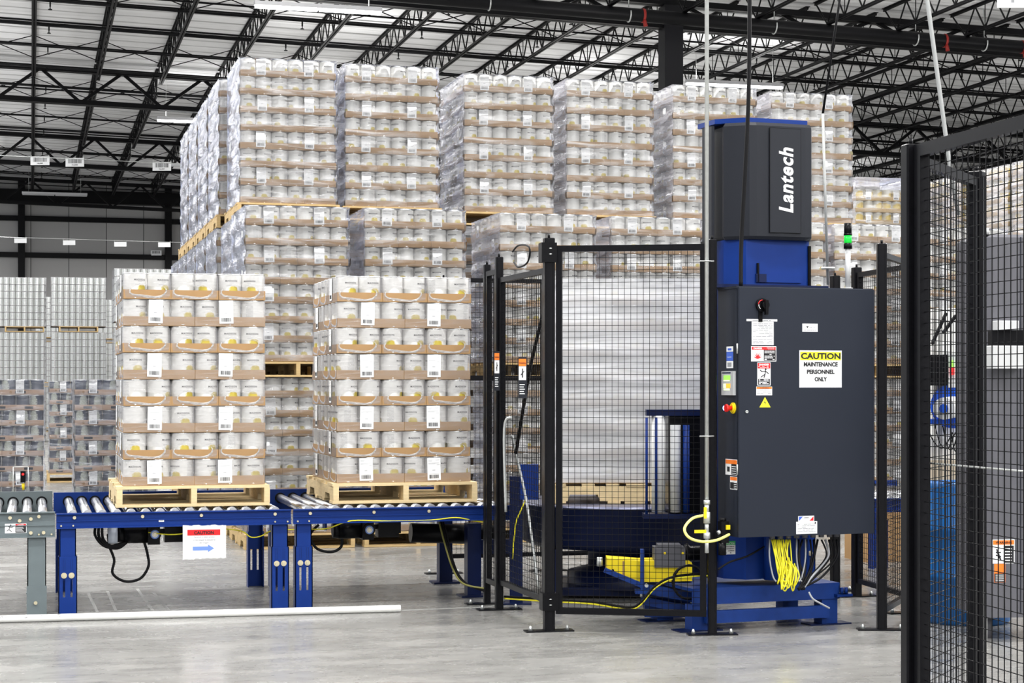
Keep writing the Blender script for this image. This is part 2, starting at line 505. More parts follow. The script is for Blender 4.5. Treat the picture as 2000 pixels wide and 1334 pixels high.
WALL_Y = 88.0
def wall_material():
    m = bpy.data.materials.new('tilt_up_wall_panel')
    N, L = nodes_of(m)
    b = N['Principled BSDF']; b.inputs['Roughness'].default_value = 0.8
    tc = N.new('ShaderNodeTexCoord')
    br = N.new('ShaderNodeTexBrick')
    mp = N.new('ShaderNodeMapping'); mp.inputs['Rotation'].default_value = (math.pi / 2, 0, 0)
    L.new(tc.outputs['Object'], mp.inputs[0]); L.new(mp.outputs[0], br.inputs['Vector'])
    br.inputs['Scale'].default_value = 1.0
    br.inputs['Color1'].default_value = (0.48, 0.475, 0.47, 1); br.inputs['Color2'].default_value = (0.53, 0.525, 0.52, 1)
    br.inputs['Mortar'].default_value = (0.10, 0.10, 0.10, 1)
    br.inputs['Mortar Size'].default_value = 0.02; br.inputs['Brick Width'].default_value = 1.75; br.inputs['Row Height'].default_value = 40
    br.offset = 0
    L.new(br.outputs['Color'], b.inputs['Base Color'])
    return m
w = MB(wall_material()); w.box(-14, 62, WALL_Y, WALL_Y + 0.3, 0, 11.9)
tag(w.build('wall_back'), kind='structure')
# wall columns and girts on the back wall
for i, x in enumerate((-9.6, -2.6 + 0.0, 4.4, 11.4, 18.4, 25.4, 32.4, 39.4)):
    pass
xw0 = PY(42, WALL_Y)[0]; xw1 = PY(328, WALL_Y)[0]; dxw = xw1 - xw0
for i in range(-1, 7):
    c = MB(M_TRUSS); x = xw0 + dxw * i
    c.box(x - 0.16, x + 0.16, WALL_Y - 0.4, WALL_Y, 0, zr(x, Z_DECK) - 0.01)
    tag(c.build('trim_%d' % (i + 2)), kind='structure')
for i, z in enumerate((2.3, 4.6, HZ(503, 86.5), HZ(433, 86.5))):
    g = MB(M_TRUSS); g.box(-14, 62, WALL_Y - 0.25, WALL_Y, z - 0.12, z + 0.12)
    tag(g.build('trim_%d' % (i + 9)), kind='structure')
g = MB(M_TRUSS); g.box(-14, 62, WALL_Y - 0.6, WALL_Y, 10.15, 10.75)
tag(g.build('trim_13'), kind='structure')

# ---------------------------------------------------------------- roof steel
JX0, JDX, NJ = 0.08, 1.83, 29
bays = [(30.2, 40.1, 'nearest the camera, over the stacked loads'), (40.5, 55.1, 'second bay out'), (55.5, 70.1, 'third bay out'), (70.5, 87.4, 'bay ending at the back wall')]
ordn = ['first', 'second', 'third', 'fourth', 'fifth', 'sixth', 'seventh', 'eighth', 'ninth', 'tenth', 'eleventh', 'twelfth', 'thirteenth', 'fourteenth', 'fifteenth', 'sixteenth', 'seventeenth', 'eighteenth', 'nineteenth', 'twentieth', 'twenty-first', 'twenty-second', 'twenty-third', 'twenty-fourth', 'twenty-fifth', 'twenty-sixth', 'twenty-seventh', 'twenty-eighth', 'twenty-ninth']
jm = []
for a, b, _ in bays:
    Lh = b - a
    t = MB(M_TRUSS)
    for s in (-1, 1):
        t.box(s * 0.03 - 0.028, s * 0.03 + 0.028, 0, Lh, 0.66, 0.675); t.box(s * 0.012 - 0.004, s * 0.012 + 0.004, 0, Lh, 0.60, 0.675)
    bt = MB(M_TRUSS)
    for s in (-1, 1):
        bt.box(s * 0.036 - 0.026, s * 0.036 + 0.026, 0.7, Lh - 0.7, 0, 0.015); bt.box(s * 0.014 - 0.004, s * 0.014 + 0.004, 0.7, Lh - 0.7, 0, 0.07)
    wb = MB(M_TRUSS)
    n = round((Lh - 1.4) / 0.95); st = (Lh - 1.4) / n
    for k in range(n):
        y = 0.7 + k * st
        wb.tube([(0, y, 0.03), (0, y + st / 2, 0.64)], 0.02, 4, None, False, smooth=False)
        wb.tube([(0, y + st / 2, 0.64), (0, y + st, 0.03)], 0.02, 4, None, False, smooth=False)
        if k % 2 == 0:
            wb.tube([(0, y, 0.03), (0, y, 0.64)], 0.012, 4, None, False, smooth=False)
    wb.tube([(0, 0.05, 0.64), (0, 0.7, 0.03)], 0.02, 4, None, False); wb.tube([(0, Lh - 0.05, 0.64), (0, Lh - 0.7, 0.03)], 0.02, 4, None, False)
    jm.append((t.mesh('top_chord'), bt.mesh('bottom_chord'), wb.mesh('web')))
for bi, (a, b, words_) in enumerate(bays):
    for k in range(-1, NJ - 1):
        x = JX0 + JDX * k
        # leave out what lies outside the view
        yy = b; zc = x * ST + yy * CT; xc = x * CT - yy * ST
        if xc / zc * FPX > 1250 or (x * CT - a * ST) / (x * ST + a * CT) * FPX < -1250 and xc / zc * FPX < -1100:
            continue
        j = thing('roof_joist', 'black open-web roof joist, %s from the left side, %s' % (ordn[k + 1], words_), 'roof joist', (x, a, zr(x, 10.57)), 0, 'open-web roof joists')
        obj('top_chord', jm[bi][0], j); obj('bottom_chord', jm[bi][1], j); obj('web', jm[bi][2], j)

def girder(y, x0, x1, zt, zb, label, np_=2.4):
    g = thing('roof_girder', label, 'roof girder', (x0, y, zr(x0, 0)), 0, 'truss girders under the roof')
    g.rotation_euler = (0, math.atan(ROOF_SLOPE), 0)
    Lh = x1 - x0
    for nm, z, h in (('top_chord', zt, 0.14), ('bottom_chord', zb, 0.14)):
        m = MB(M_TRUSS)
        m.box(0, Lh, -0.15, -0.02, z - h / 2, z + h / 2); m.box(0, Lh, 0.02, 0.15, z - h / 2, z + h / 2)
        m.build(nm, g)
    n = int(Lh / np_); st = Lh / n
    for k in range(n):
        for a, b in (((k * st, 0, zb), (k * st + st / 2, 0, zt)), ((k * st + st / 2, 0, zt), (k * st + st, 0, zb))):
            m = MB(M_TRUSS); m.bar(a, b, 0.09, 0.09); m.build('web', g)
    return g
girder(40.3, -9, 31, 10.98, 10.42, 'black truss girder above the big sprinkler main, nearest of the girders')
girder(55.3, -6, 42, 10.98, 10.02, 'black truss girder crossing between the two lit strip lights')
girder(70.3, -4, 52, 10.98, 9.9, 'black truss girder beyond the hanging barcode signs')
girder(85.5, -4, 58, 10.98, 9.9, 'black truss girder just before the back wall')

cl = MB(mat('column_paint', (0.013, 0.013, 0.016), 0.4, spec=.2))
cx, cy = 14.74, 40.3
cl.box(cx - 0.23, cx + 0.23, cy - 0.23, cy + 0.23, 0, zr(cx, 10.9))
cl.box(cx - 0.35, cx + 0.35, cy - 0.35, cy + 0.35, 0, 0.03)
tag(cl.build('building_column'), 'tall black square steel column rising behind the stacked can loads', 'column')

# sprinkler main with red couplings and strap hangers
sm = thing('sprinkler_main', 'thick black sprinkler main pipe with red couplings under the girder', 'pipe', (0, 39.3, 0))
def main_z(x): return 10.41 - ROOF_SLOPE * x
mm = MB(M_TRUSS); mm.tube([(-6, 0, main_z(-6)), (40, 0, main_z(40))], 0.155, 16); mm.build('pipe', sm)
for px in (1256, 1845, 1996):
    x = PY(px, 39.3)[0]
    c = MB(mat('dull_red_coupling', (0.30, 0.02, 0.015), .5)); c.tube([(x - 0.03, 0, main_z(x)), (x + 0.03, 0, main_z(x))], 0.165, 12); c.tube([(x, -.10, main_z(x) - .12), (x + .03, -.10, main_z(x) - .27)], [.04, .05], 8); c.build('coupling', sm)
for px in (955, 1228, 1512, 1788, 1922):
    x = PY(px, 39.3)[0]
    c = MB(M_GALV)
    c.tube(arc_pts((x, 0, main_z(x)), 0.17, -200, 20, 16, 'yz'), 0.018, 5); c.tube([(x, 0, main_z(x) + 0.17), (x, 0, zr(x, Z_DECK))], 0.012, 5)
    c.build('strap_hanger', sm)

# small sprinkler branch lines with heads, and bridging
for i, y in enumerate((41.6, 44.6, 47.6, 50.6, 53.8, 57.4, 60.6, 63.8, 67.0, 73.0, 77.0, 81.0)):
    r = thing('sprinkler_branch_line', 'thin black sprinkler branch pipe under the roof, %s line beyond the main' % ordn[i], 'pipe', (0, y, 0), 0, 'sprinkler branch lines')
    p = MB(M_TRUSS); x1 = min(60, 20 + y * 0.55)
    p.tube([(-4, 0, zr(-4, 10.78)), (x1, 0, zr(x1, 10.78))], 0.032 if i % 2 else 0.045, 6); p.build('pipe', r)
    h = MB(M_TRUSS)
    x = -2.6
    hd = MB(M_TRUSS); hd.tube([(0, 0, 0.04), (0, 0, -0.14)], 0.022, 6); hd.lathe([(0.0, -0.21), (0.05, -0.215), (0.05, -0.2), (0.012, -0.19), (0.012, -0.14)], 8)
    hm = hd.mesh('sprinkler_head')
    while x < x1 - 1:
        obj('sprinkler_head', hm, r, (x, 0, zr(x, 10.78)))
        x += 3.05
bi = 0
for i, y in enumerate((42.6, 46.2, 49.4, 52.6, 56.8, 59.6, 62.6, 66.4, 72, 76, 80, 84)):
    for nm, z in (('bottom', 10.60), ('top', 11.17)):
        if nm == 'top' and i > 8: continue
        x1 = min(60, 20 + y * 0.55)
        p = MB(M_TRUSS); p.tube([(-4, y, zr(-4, z)), (x1, y, zr(x1, z))], 0.03, 4, smooth=False)
        tag(p.build('bridging_bar'), 'black bridging angle along the joist %ss, %s row beyond the main' % (nm, ordn[i]), 'bridging bar', 'bridging bars across the joists')
for i, y in enumerate((43.4, 51.4, 58.4, 64.8, 74.2, 80.8)):
    r = thing('cross_bridging', 'black crossed braces between roof joists, %s row beyond the sprinkler main' % ordn[i], 'roof bracing', (0, y, 0), 0, 'rows of crossed bracing')
    c = MB(M_TRUSS)
    c.tube([(0, 0, 0.02), (JDX, 0, 0.64 - ROOF_SLOPE * JDX)], 0.016, 4, smooth=False); c.tube([(0, 0, 0.64), (JDX, 0, 0.02 - ROOF_SLOPE * JDX)], 0.016, 4, smooth=False)
    cm = c.mesh('cross_brace')
    for k in range(-1, 22):
        x = JX0 + JDX * k
        if (x * CT - y * ST) / (x * ST + y * CT) * FPX > 1100: break
        obj('cross_brace', cm, r, (x, 0, zr(x, 10.57)))

# strip lights
def strip_light(px, py, zc, lit, label, rodlen=None):
    x, y = P(px, zc); z = HZ(py, zc)
    t = thing('strip_light', label, 'light fixture', (x, y, z))
    h = MB(M_FIX); h.bbox(-1.38, 1.38, -0.09, 0.09, 0.0, 0.09, 0.01); h.build('housing', t)
    for s in (-1, 1):
        l = MB(M_LIT if lit else M_LTGREY)
        l.bbox(s * 0.69 - 0.67, s * 0.69 + 0.67, -0.08, 0.08, -0.05, -0.002, 0.01); l.build('tube', t)
        w_ = MB(M_GALV); w_.tube([(s * 1.1, 0, 0.09), (s * 1.1, 0, zr(x, Z_DECK) - z)], 0.006, 4); w_.build('hanger_wire', t)
    if lit:
        area_light(x, y, z - 0.08, LIGHT_W)
        area_light(x, y, z + 0.12, LIGHT_W * UPLIGHT * 0.25, rot=(math.pi, 0, 0))
strip_light(622, 17, 38.6, True, 'lit white strip light hanging over the first stack of loads')
strip_light(1435, 166, 48.0, True, 'lit white strip light beside the black building column')
strip_light(394, 237, 56.0, True, 'small distant lit strip light partly hidden by stacked loads')
strip_light(107, 380, 78.0, False, 'unlit grey strip light hanging before the back wall')

# hanging aisle signs on wires
def barcode(mb, x, z, w, h, seed, m=M_INK, y=0.0, T=None):
    rr = random.Random(seed); cx_ = x
    while cx_ < x + w - w * 0.02:
        bw = w * rr.choice((0.012, 0.018, 0.03, 0.04)); mb.rect(cx_, z, min(bw, x + w - cx_), h, m, y, 0.0004, T); cx_ += bw + w * rr.choice((0.012, 0.02, 0.03))
def hanging_sign(px, py, zc, wpx, hpx, txt, label, seed, name='aisle_sign'):
    x, y = P(px, zc); s = zc / FPX; z = HZ(py, zc); W_ = wpx * s; H_ = hpx * s
    t = thing(name, label, 'sign', (x, y, z), -TH)
    b = MB(M_WHITE); b.box(-W_ / 2, W_ / 2, 0, 0.01, -H_ / 2, H_ / 2); b.build('board', t)
    if txt is not None:
        c = MB(M_INK)
        barcode(c, -W_ * 0.36, -H_ * 0.12, W_ * 0.72, H_ * 0.48, seed, y=-0.001)
        if txt: c.text(txt, 0, -H_ * 0.42, H_ * 0.2, y=-0.002)
        c.build('print', t)
    c = MB(M_GALV)
    for sx in (-1, 1):
        c.tube([(sx * W_ * .47, 0.005, H_ / 2), (sx * W_ * .47, 0.005, H_ / 2 + 3 * s)], 0.01, 4)
    c.build('hook', t)
    return x, y, z + H_ / 2 + 3 * s
ZS = 50.0
a = hanging_sign(78, 314, ZS, 37, 17, '14-J-009', 'white barcode sign hanging on the wire, nearest the picture edge of three', 1)
b = hanging_sign(146, 317, ZS, 36, 17, '14-J-008', 'white barcode sign hanging on the wire between its two neighbours', 2)
c_ = hanging_sign(316, 325, ZS, 36, 17, '14-J-007', 'white barcode sign hanging on the wire beside the tall stack', 3)
wr = MB(M_GALV)
p0 = Vector(P(-60, ZS) + (HZ(301, ZS),)); p1 = Vector(P(400, ZS) + (HZ(322, ZS),))
wr.tube([p0, p1], 0.012, 4)
tag(wr.build('sign_wire'), 'thin taut wire carrying the three barcode aisle signs', 'wire')
tb = MB(M_LTGREY); tb.tube([P(333, 51) + (HZ(322, 51),), P(372, 51) + (HZ(323, 51),)], 0.05, 8)
tag(tb.build('grey_rod'), 'short light grey rod hanging beside the third barcode sign', 'rod')
ZB = 62.0
for k, (px, py) in enumerate(((40, 470), (135, 474), (235, 477), (321, 478))):
    hanging_sign(px, py, ZB, 24, 9, None, ['small blank white sign near the picture edge, on the low wire before the back wall', 'second blank white sign along the low wire before the back wall', 'third blank white sign along the low wire before the back wall', 'last blank white sign on the low wire, above the silver cans'][k], k, 'blank_sign')
wr = MB(M_GALV); wr.tube([P(-60, ZB) + (HZ(461, ZB),), P(400, ZB) + (HZ(475, ZB),)], 0.012, 4)
tag(wr.build('sign_wire'), 'thin wire carrying the four blank white signs before the back wall', 'wire')
hanging_sign(305, 494, 86.2, 21, 10, '', 'small white barcode placard below the last blank sign', 9)
# ---------------------------------------------------------------- cans, cases, pallets, loads
PIT = 0.1575; CR = 0.0772; CH = 0.172; TW = 0.062; LAY = 0.1785
def can_mesh(name, label_mat, words=None, n=28):
    m = MB(label_mat, M_TIN)
    m.lathe([(CR, 0.004), (CR, CH - 0.006)], n, label_mat)
    m.lathe([(CR - 0.003, 0.0), (CR + 0.0012, 0.001), (CR + 0.0012, 0.006), (CR, 0.007)], n, M_TIN)
    m.lathe([(CR, CH - 0.009), (CR + 0.0014, CH - 0.006), (CR + 0.0014, CH), (CR - 0.003, CH), (CR - 0.003, CH - 0.005), (0.001, CH - 0.005)], n, M_TIN)
    if words:
        def wrap(vs, r):
            return [(r * math.sin(x / r), -r * math.cos(x / r), z) for x, z in vs]
        for st, h, W_, z, x0, mt, bold in words:
            g, fs, asp = text_geo(st, bold, 1.15)
            m.add(wrap([(x0 + (a - .5) * W_, z + b * h) for a, b in g], CR + 0.0006), fs, mt)
        r = random.Random(3)
        for k in range(5):      # row of tiny marks under the name
            xa = -.013 + .0058 * k
            m.add(wrap([(xa, .1085), (xa + .0034, .1085), (xa + .0034, .1115), (xa, .1115)], CR + 0.0006), [(0, 1, 2, 3)], M_GREYINK)
        # short handwritten flourish below the name
        pts = [(-0.034 + 0.0035 * i + r.uniform(-.001, .001), 0.092 + r.uniform(-0.004, 0.004) + i * 0.0003) for i in range(11)]
        for k in range(len(pts) - 1):
            (a, b), (c, d) = pts[k], pts[k + 1]
            m.add(wrap([(a, b - .0008), (c, d - .0008), (c, d + .0008), (a, b + .0008)], CR + 0.0006), [(0, 1, 2, 3)], M_GREYINK)
    return m.mesh(name)
CAN = can_mesh('can', M_CAN, [('MADISON', 0.0125, 0.084, 0.118, 0.0, M_INK, 0.03)])
CAN_D = can_mesh('dark_can', M_CANDARK, None, 16)
CAN_Y = can_mesh('yellow_can', M_CANYEL, None, 14)
CAN_T = can_mesh('bare_can', M_TINC, None, 18)

def tray_mesh(name, m=M_KRAFT, prints=False):
    L_, W_ = 3 * PIT - 0.002, 2 * PIT - 0.002; t = 0.004
    b = MB(m, M_KRAFTD)
    b.box(-L_/2, L_/2, -W_/2, W_/2, 0, t)
    b.box(-L_/2, L_/2, -W_/2, -W_/2 + t, t, TW); b.box(-L_/2, L_/2, W_/2 - t, W_/2, t, TW)
    b.box(-L_/2, -L_/2 + t, -W_/2 + t, W_/2 - t, t, TW); b.box(L_/2 - t, L_/2, -W_/2 + t, W_/2 - t, t, TW)
    if prints:   # dark printed panel and round mark on the long sides and the short ends
        for T in (Matrix(), Matrix.Rotation(math.pi, 4, 'Z')):
            b.rect(-0.09, 0.016, 0.12, 0.03, M_CABD, -W_/2, 0.0006, T)
            b.tube([(-0.14, -W_/2 - .0006, 0.03), (-0.14, -W_/2, 0.03)], 0.016, 12, M_KRAFTD, T=T, smooth=False)
        for T in (Matrix.Rotation(math.pi / 2, 4, 'Z'), Matrix.Rotation(-math.pi / 2, 4, 'Z')):
            b.rect(-0.06, 0.016, 0.10, 0.028, M_CABD, -L_/2, 0.0006, T)
    return b.mesh(name)
TRAY = tray_mesh('tray')
TRAY_D = tray_mesh('printed_tray', mat('printed_kraft', (0.40, 0.27, 0.19), 0.6, noise=.1), True)
TRAY_Y = tray_mesh('yellow_tray', mat('golden_kraft', (0.52, 0.36, 0.16), 0.6, noise=.15))

def label_mesh(seed):
    b = MB(M_WHITE)
    b.rect(-0.047, 0, 0.094, 0.155, M_WHITE, 0, 0.0007)
    y = -0.0009
    barcode(b, -0.034, 0.012, 0.068, 0.026, seed, M_INK, y)
    b.rect(-0.034, 0.0425, 0.068, 0.0012, M_GREYINK, y, .0003)
    b.rect(-0.012, 0.068, 0.02, 0.0035, M_GREYINK, y, .0003)
    for z, x, w_ in ((0.139, -0.04, 0.03), (0.132, -0.04, 0.026), (0.139, 0.012, 0.026), (0.118, -0.04, 0.075), (0.112, -0.04, 0.05), (0.105, 0.02, 0.02)):
        b.rect(x, z, w_, 0.0016, M_GREYINK, y, .0003)
    return b.mesh('barcode_label')
LABELS = [label_mesh(s) for s in (11, 12, 13)]

def film_mesh(seed):
    """heat-shrunk sleeve of one case: long sides, domed ends with the oval opening, sagging folds"""
    r = random.Random(seed)
    L_, W_, H_ = 3 * PIT - 0.0045, 2 * PIT - 0.0035, CH + 0.004
    b = MB(M_FILM, M_FOLD)
    for s in (-1, 1):
        nx, nz = 12, 6; vs = []; fs = []
        for j in range(nz + 1):
            for i in range(nx + 1):
                x = -L_/2 + L_ * i / nx; z = 0.002 + (H_ - 0.002) * j / nz
                d = -0.0035 * (1 - abs(math.cos(math.pi * x / PIT)) ) if z > TW else 0
                vs.append((x, s * (W_/2 + 0.0012 + d + r.uniform(0, .0006)), z))
        for j in range(nz):
            for i in range(nx):
                a = j * (nx + 1) + i; f = (a, a + 1, a + nx + 2, a + nx + 1)
                fs.append(f if s < 0 else tuple(reversed(f)))
        b.add(vs, fs, M_FILM, True)
    for s in (-1, 1):
        n = 36; rings = []; cz = 0.056
        a_, c_ = 0.118 + r.uniform(-.008, .008), 0.037 + r.uniform(-.004, .006)
        cy_ = r.uniform(-.012, .012)
        def hole(k, g=0.0):
            t = 2 * math.pi * k / n
            return cy_ + (a_ + g) * math.cos(t), cz + (c_ + g) * math.sin(t) + 0.006 * math.sin(3 * t + s)
        vs = []; fs = []
        for k in range(n):
            y, z = hole(k); vs.append((s * (L_/2 + 0.0015), y, z))
        for k in range(n):
            t = 2 * math.pi * k / n; dy, dz = math.cos(t), math.sin(t)
            sc_ = min((W_/2) / max(abs(dy), 1e-6), ((H_ - cz) if dz > 0 else (cz - 0.002)) / max(abs(dz), 1e-6))
            vs.append((s * (L_/2 + 0.0012), dy * sc_, cz + dz * sc_))
        for k in range(n):
            q = (k, (k + 1) % n, n + (k + 1) % n, n + k)
            fs.append(q if s < 0 else tuple(reversed(q)))
        b.add(vs, fs, M_FILM, True)
        # gathered rim of the opening along its lower half
        k0, k1 = n // 2 - 2, n + 2
        vs = []; fs = []
        for k in range(k0, k1 + 1):
            e = math.sin(math.pi * (k - k0) / (k1 - k0))
            y, z = hole(k); y2, z2 = hole(k, 0.006 + 0.013 * e * r.uniform(.7, 1.1))
            vs += [(s * (L_/2 + 0.003), y, max(z, .004)), (s * (L_/2 + 0.0048), (y + y2) / 2, max((z + z2) / 2, .003)), (s * (L_/2 + 0.0022), y2, max(z2, .003))]
        for k in range(k1 - k0):
            for q in (0, 1):
                f = (3*k + q, 3*k + q + 1, 3*k + q + 4, 3*k + q + 3)
                fs.append(f)
        b.add(vs, fs, M_FOLD, True)
    return b.mesh('shrink_film')
FILMS = [film_mesh(s) for s in (1, 2, 3)]

def pallet_parts(root, wood=M_WOOD, T0=(0, 0), seed=0):
    """stringer pallet 1.016 wide (X) x 1.219 deep (Y), 0.14 high, origin at its near west corner"""
    key = ('pal', wood.name)
    if key not in _text_cache:
        def stringer():
            b = MB(wood); w_ = 0.038
            z0, z1 = 0.02, 0.122
            # side outline with the two fork notches
            o = [(0, z0), (0.15, z0), (0.165, z0 + .045), (0.36, z0 + .045), (0.375, z0), (0.844, z0), (0.859, z0 + .045), (1.054, z0 + .045), (1.069, z0), (1.219, z0), (1.219, z1), (0, z1)]
            b.loft([[(-w_/2, y, z) for y, z in o], [(w_/2, y, z) for y, z in o]])
            return b.mesh('stringer')
        def deck(z, ys, wd, nm):
            b = MB(wood)
            for i, y in enumerate(ys):
                e = 0.004 * ((i * 7) % 3 - 1)
                b.box(0.0 + e, 1.016 + e, y, y + wd[i], z, z + 0.018)
            return b.mesh(nm)
        top = deck(0.122, (0.0, 0.16, 0.35, 0.52, 0.71, 0.88, 1.08), (.14, .09, .09, .14, .09, .09, .139), 'top_deck')
        bot = deck(0.002, (0.0, 0.40, 0.53, 0.70, 1.08), (.14, .09, .14, .09, .139), 'bottom_deck')
        _text_cache[key] = (stringer(), top, bot)
    st, top, bot = _text_cache[key]
    x, y = T0
    for sx in (0.02, 0.508, 0.996):
        obj('stringer', st, root, (x + sx, y, 0))
    obj('top_deck', top, root, (x, y, 0)); obj('bottom_deck', bot, root, (x, y, 0))

def layer_cases(kind):
    """(cx, cy, rotated, col, row) of the seven cases of a layer; rotated = short end to the front"""
    out = []
    if kind == 'S':
        for i in range(3): out.append(((2 * i + 1) * PIT, 1.5 * PIT, True, i, 0))
        for r_ in range(2):
            for j in range(2): out.append(((3 * j + 1.5) * PIT, (4 + 2 * r_) * PIT, False, j, 1 + r_))
    else:
        for r_ in range(2):
            for j in range(2): out.append(((3 * j + 1.5) * PIT, (1 + 2 * r_) * PIT, False, j, r_))
        for i in range(3): out.append(((2 * i + 1) * PIT, 5.5 * PIT, True, i, 2))
    return out
LOC6 = [(i * PIT, j * PIT / 2) for i in (-1, 0, 1) for j in (-1, 1)]
RN = random.Random(77)
def fill_case(root, cx_, cy_, rot, kit, sides, ox=0.0, oy=0.0, label=True, film=None, rnd=RN, cans=True):
    """adds the cans (and sticker) of one case under ROOT, whose local frame is the case's; only cans on the named sides"""
    can = kit
    hw, hd = 3 * PIT, 3.5 * PIT
    if cans:
        for lx, ly in LOC6:
            wx, wy = (ly, -lx) if rot else (lx, ly)        # rot: local +X faces the front (-Y)
            gx, gy = cx_ + wx, cy_ + wy
            f = 'f' in sides and gy < PIT; l = 'l' in sides and gx < PIT
            if not (f or l): continue
            o = obj('can', can, root, (lx, ly, 0.0042))
            face = 0.0 if f else -math.pi / 2
            a = face + rnd.gauss(0, 0.62) if rnd.random() < .8 else rnd.uniform(0, 6.28)
            if rot: a += math.pi / 2
            o.rotation_euler = (0, 0, a)
    if label:
        if not rot and 'f' in sides and cy_ < 2 * PIT:
            o = obj('barcode_label', rnd.choice(LABELS), root, (-0.03 + rnd.uniform(-.006, .006), -PIT - .0028, 0.0155 + rnd.uniform(-.003, .003)))
            o.rotation_euler = (0, rnd.uniform(-.03, .03), 0)
        if rot and 'l' in sides and cx_ < 2 * PIT:
            o = obj('barcode_label', rnd.choice(LABELS), root, (-0.03 + rnd.uniform(-.006, .006), -PIT - .0028, 0.0155))
ROT = {False: 0.0, True: -math.pi / 2}

# ---- the two loads on the roller conveyor: loose cases, each a thing of its own
ordl = ['top', 'second', 'third', 'fourth', 'fifth', 'sixth', 'seventh', 'bottom']
def near_load(x0, y0, z0, first, where, seed, rots):
    rnd = random.Random(seed)
    for k in range(8):                       # k = 0 is the top layer
        kind = 'SL'[(k + first) % 2]
        z = z0 + (7 - k) * LAY
        jx, jy = rnd.uniform(-.004, .004), rnd.uniform(-.004, .004)
        for cx_, cy_, rot, col, row in layer_cases(kind):
            if row and col: continue
            if row == 0:
                if rot: pl = ('left', 'middle', 'right')[col] + ' one'; what = 'short end of tray case with film opening'
                else: pl = ('left', 'right')[col] + ' one'; what = 'barcode-stickered long tray case'
            else:
                pl = 'left side, %s' % ('one behind front' if row == 1 else 'rearmost'); what = 'shrink-wrapped case of white cans'
            lab = '%s, %s in %s layer, %s' % (what, pl, ordl[k], where)
            t = thing('canned_food_case', lab, 'case of cans', (x0 + cx_ + jx, y0 + cy_ + jy, z), ROT[rot] + rnd.uniform(-.004, .004), 'cases on the %s' % where)
            obj('tray', TRAY, t)
            fill_case(t, cx_, cy_, rot, CAN, ('f', 'l'), rnd=rnd)
            obj('shrink_film', rnd.choice(FILMS), t)
def load_film(seed, mside, mfront, layers=8, W_=6 * PIT, D_=7 * PIT, kinds='LS', amp=1.0):
    """stretch-wrap skin round a load; bulges over every tray and pinches in over the cans"""
    r = random.Random(seed)
    H_ = layers * LAY
    b = MB(mfront, mside)
    def face(p0, du, nrm, Lf, m, nu=26):
        nz = layers * 6
        vs = []; fs = []
        cols = [r.uniform(0, 6.28) for _ in range(6)]
        for j in range(nz + 1):
            z = 0.005 + (H_ + 0.004 - 0.005) * j / nz
            ph = (z % LAY) / LAY
            base = 0.016 if ph < 0.36 else 0.016 - 0.013 * math.sin(math.pi * (ph - 0.36) / 0.64)
            for i in range(nu + 1):
                u = i / nu
                edge = min(u, 1 - u) * Lf
                k = math.exp(-(edge / 0.06) ** 2)
                d = base * (0.35 + 0.65 * (1 - k)) * amp if False else base * amp
                d += 0.006 * amp * math.sin(u * 9 + z * 6 + cols[0]) * math.sin(z * 14 + cols[1]) + r.uniform(-.0015, .0015) * amp
                d = max(0.003, d)
                p = p0 + du * (u * Lf) + nrm * d
                if i == 0: p -= du * 0.010 * (1 + base * 20)
                if i == nu: p += du * 0.010 * (1 + base * 20)
                vs.append((p.x, p.y, z))
        for j in range(nz):
            for i in range(nu):
                a = j * (nu + 1) + i
                fs.append((a, a + 1, a + nu + 2, a + nu + 1))
        b.add(vs, fs, m, True)
    X, Y = Vector((1, 0, 0)), Vector((0, 1, 0))
    face(Vector((0, 0, 0)), X, -Y, W_, mfront)
    face(Vector((W_, 0, 0)), Y, X, D_, mside)
    face(Vector((W_, D_, 0)), -X, Y, W_, mside)
    face(Vector((0, D_, 0)), -Y, -X, D_, mside)
    z = H_ + 0.004; n = 6
    b.add([(0, 0, z), (W_, 0, z), (W_, D_, z), (0, D_, z)], [(0, 1, 2, 3)], mfront)
    return b.mesh('stretch_film')
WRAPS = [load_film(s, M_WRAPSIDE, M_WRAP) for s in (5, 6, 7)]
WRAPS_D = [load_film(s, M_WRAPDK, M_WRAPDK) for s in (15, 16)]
CLEAR = film_material('thin_stretch_wrap', 0.04, 0.32, tint=(.96,.96,.97), rough=0.045, bump=.4, nscale=2.4, fres=1.0)
SIDE2 = film_material('hazy_stretch_wrap', 0.22, 0.5, tint=(.90,.88,.93), rough=0.05, bump=.45, nscale=2.6, rot=.6, fres=1.0)
WRAPS_C = [load_film(s, SIDE2, CLEAR) for s in (25, 26)]

WR = random.Random(5)
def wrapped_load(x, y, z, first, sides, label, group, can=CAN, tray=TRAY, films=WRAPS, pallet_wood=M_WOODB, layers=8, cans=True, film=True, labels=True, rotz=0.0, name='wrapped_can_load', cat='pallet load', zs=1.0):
    t = thing(name, label, cat, (x, y, z), rotz, group)
    pallet_parts(t, pallet_wood, (-0.036, -0.055))
    for k in range(layers):
        kind = 'SL'[(k + first) % 2]
        zz = 0.142 + (layers - 1 - k) * LAY
        jx = WR.uniform(-.004, .004)
        for cx_, cy_, rot, col, row in layer_cases(kind):
            if not (('f' in sides and row == 0) or ('l' in sides and col == 0)): continue
            c = obj('case', tray, t, (cx_ + jx, cy_, zz), ROT[rot])
            fill_case(c, cx_, cy_, rot, can, sides, rnd=WR, cans=cans, label=labels)
    if film:
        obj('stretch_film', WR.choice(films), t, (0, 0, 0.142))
    return t
H1 = 0.142 + 8 * LAY + 0.004          # height of one load
TIER = [0.0, H1 + 0.004, 2 * (H1 + 0.004)]

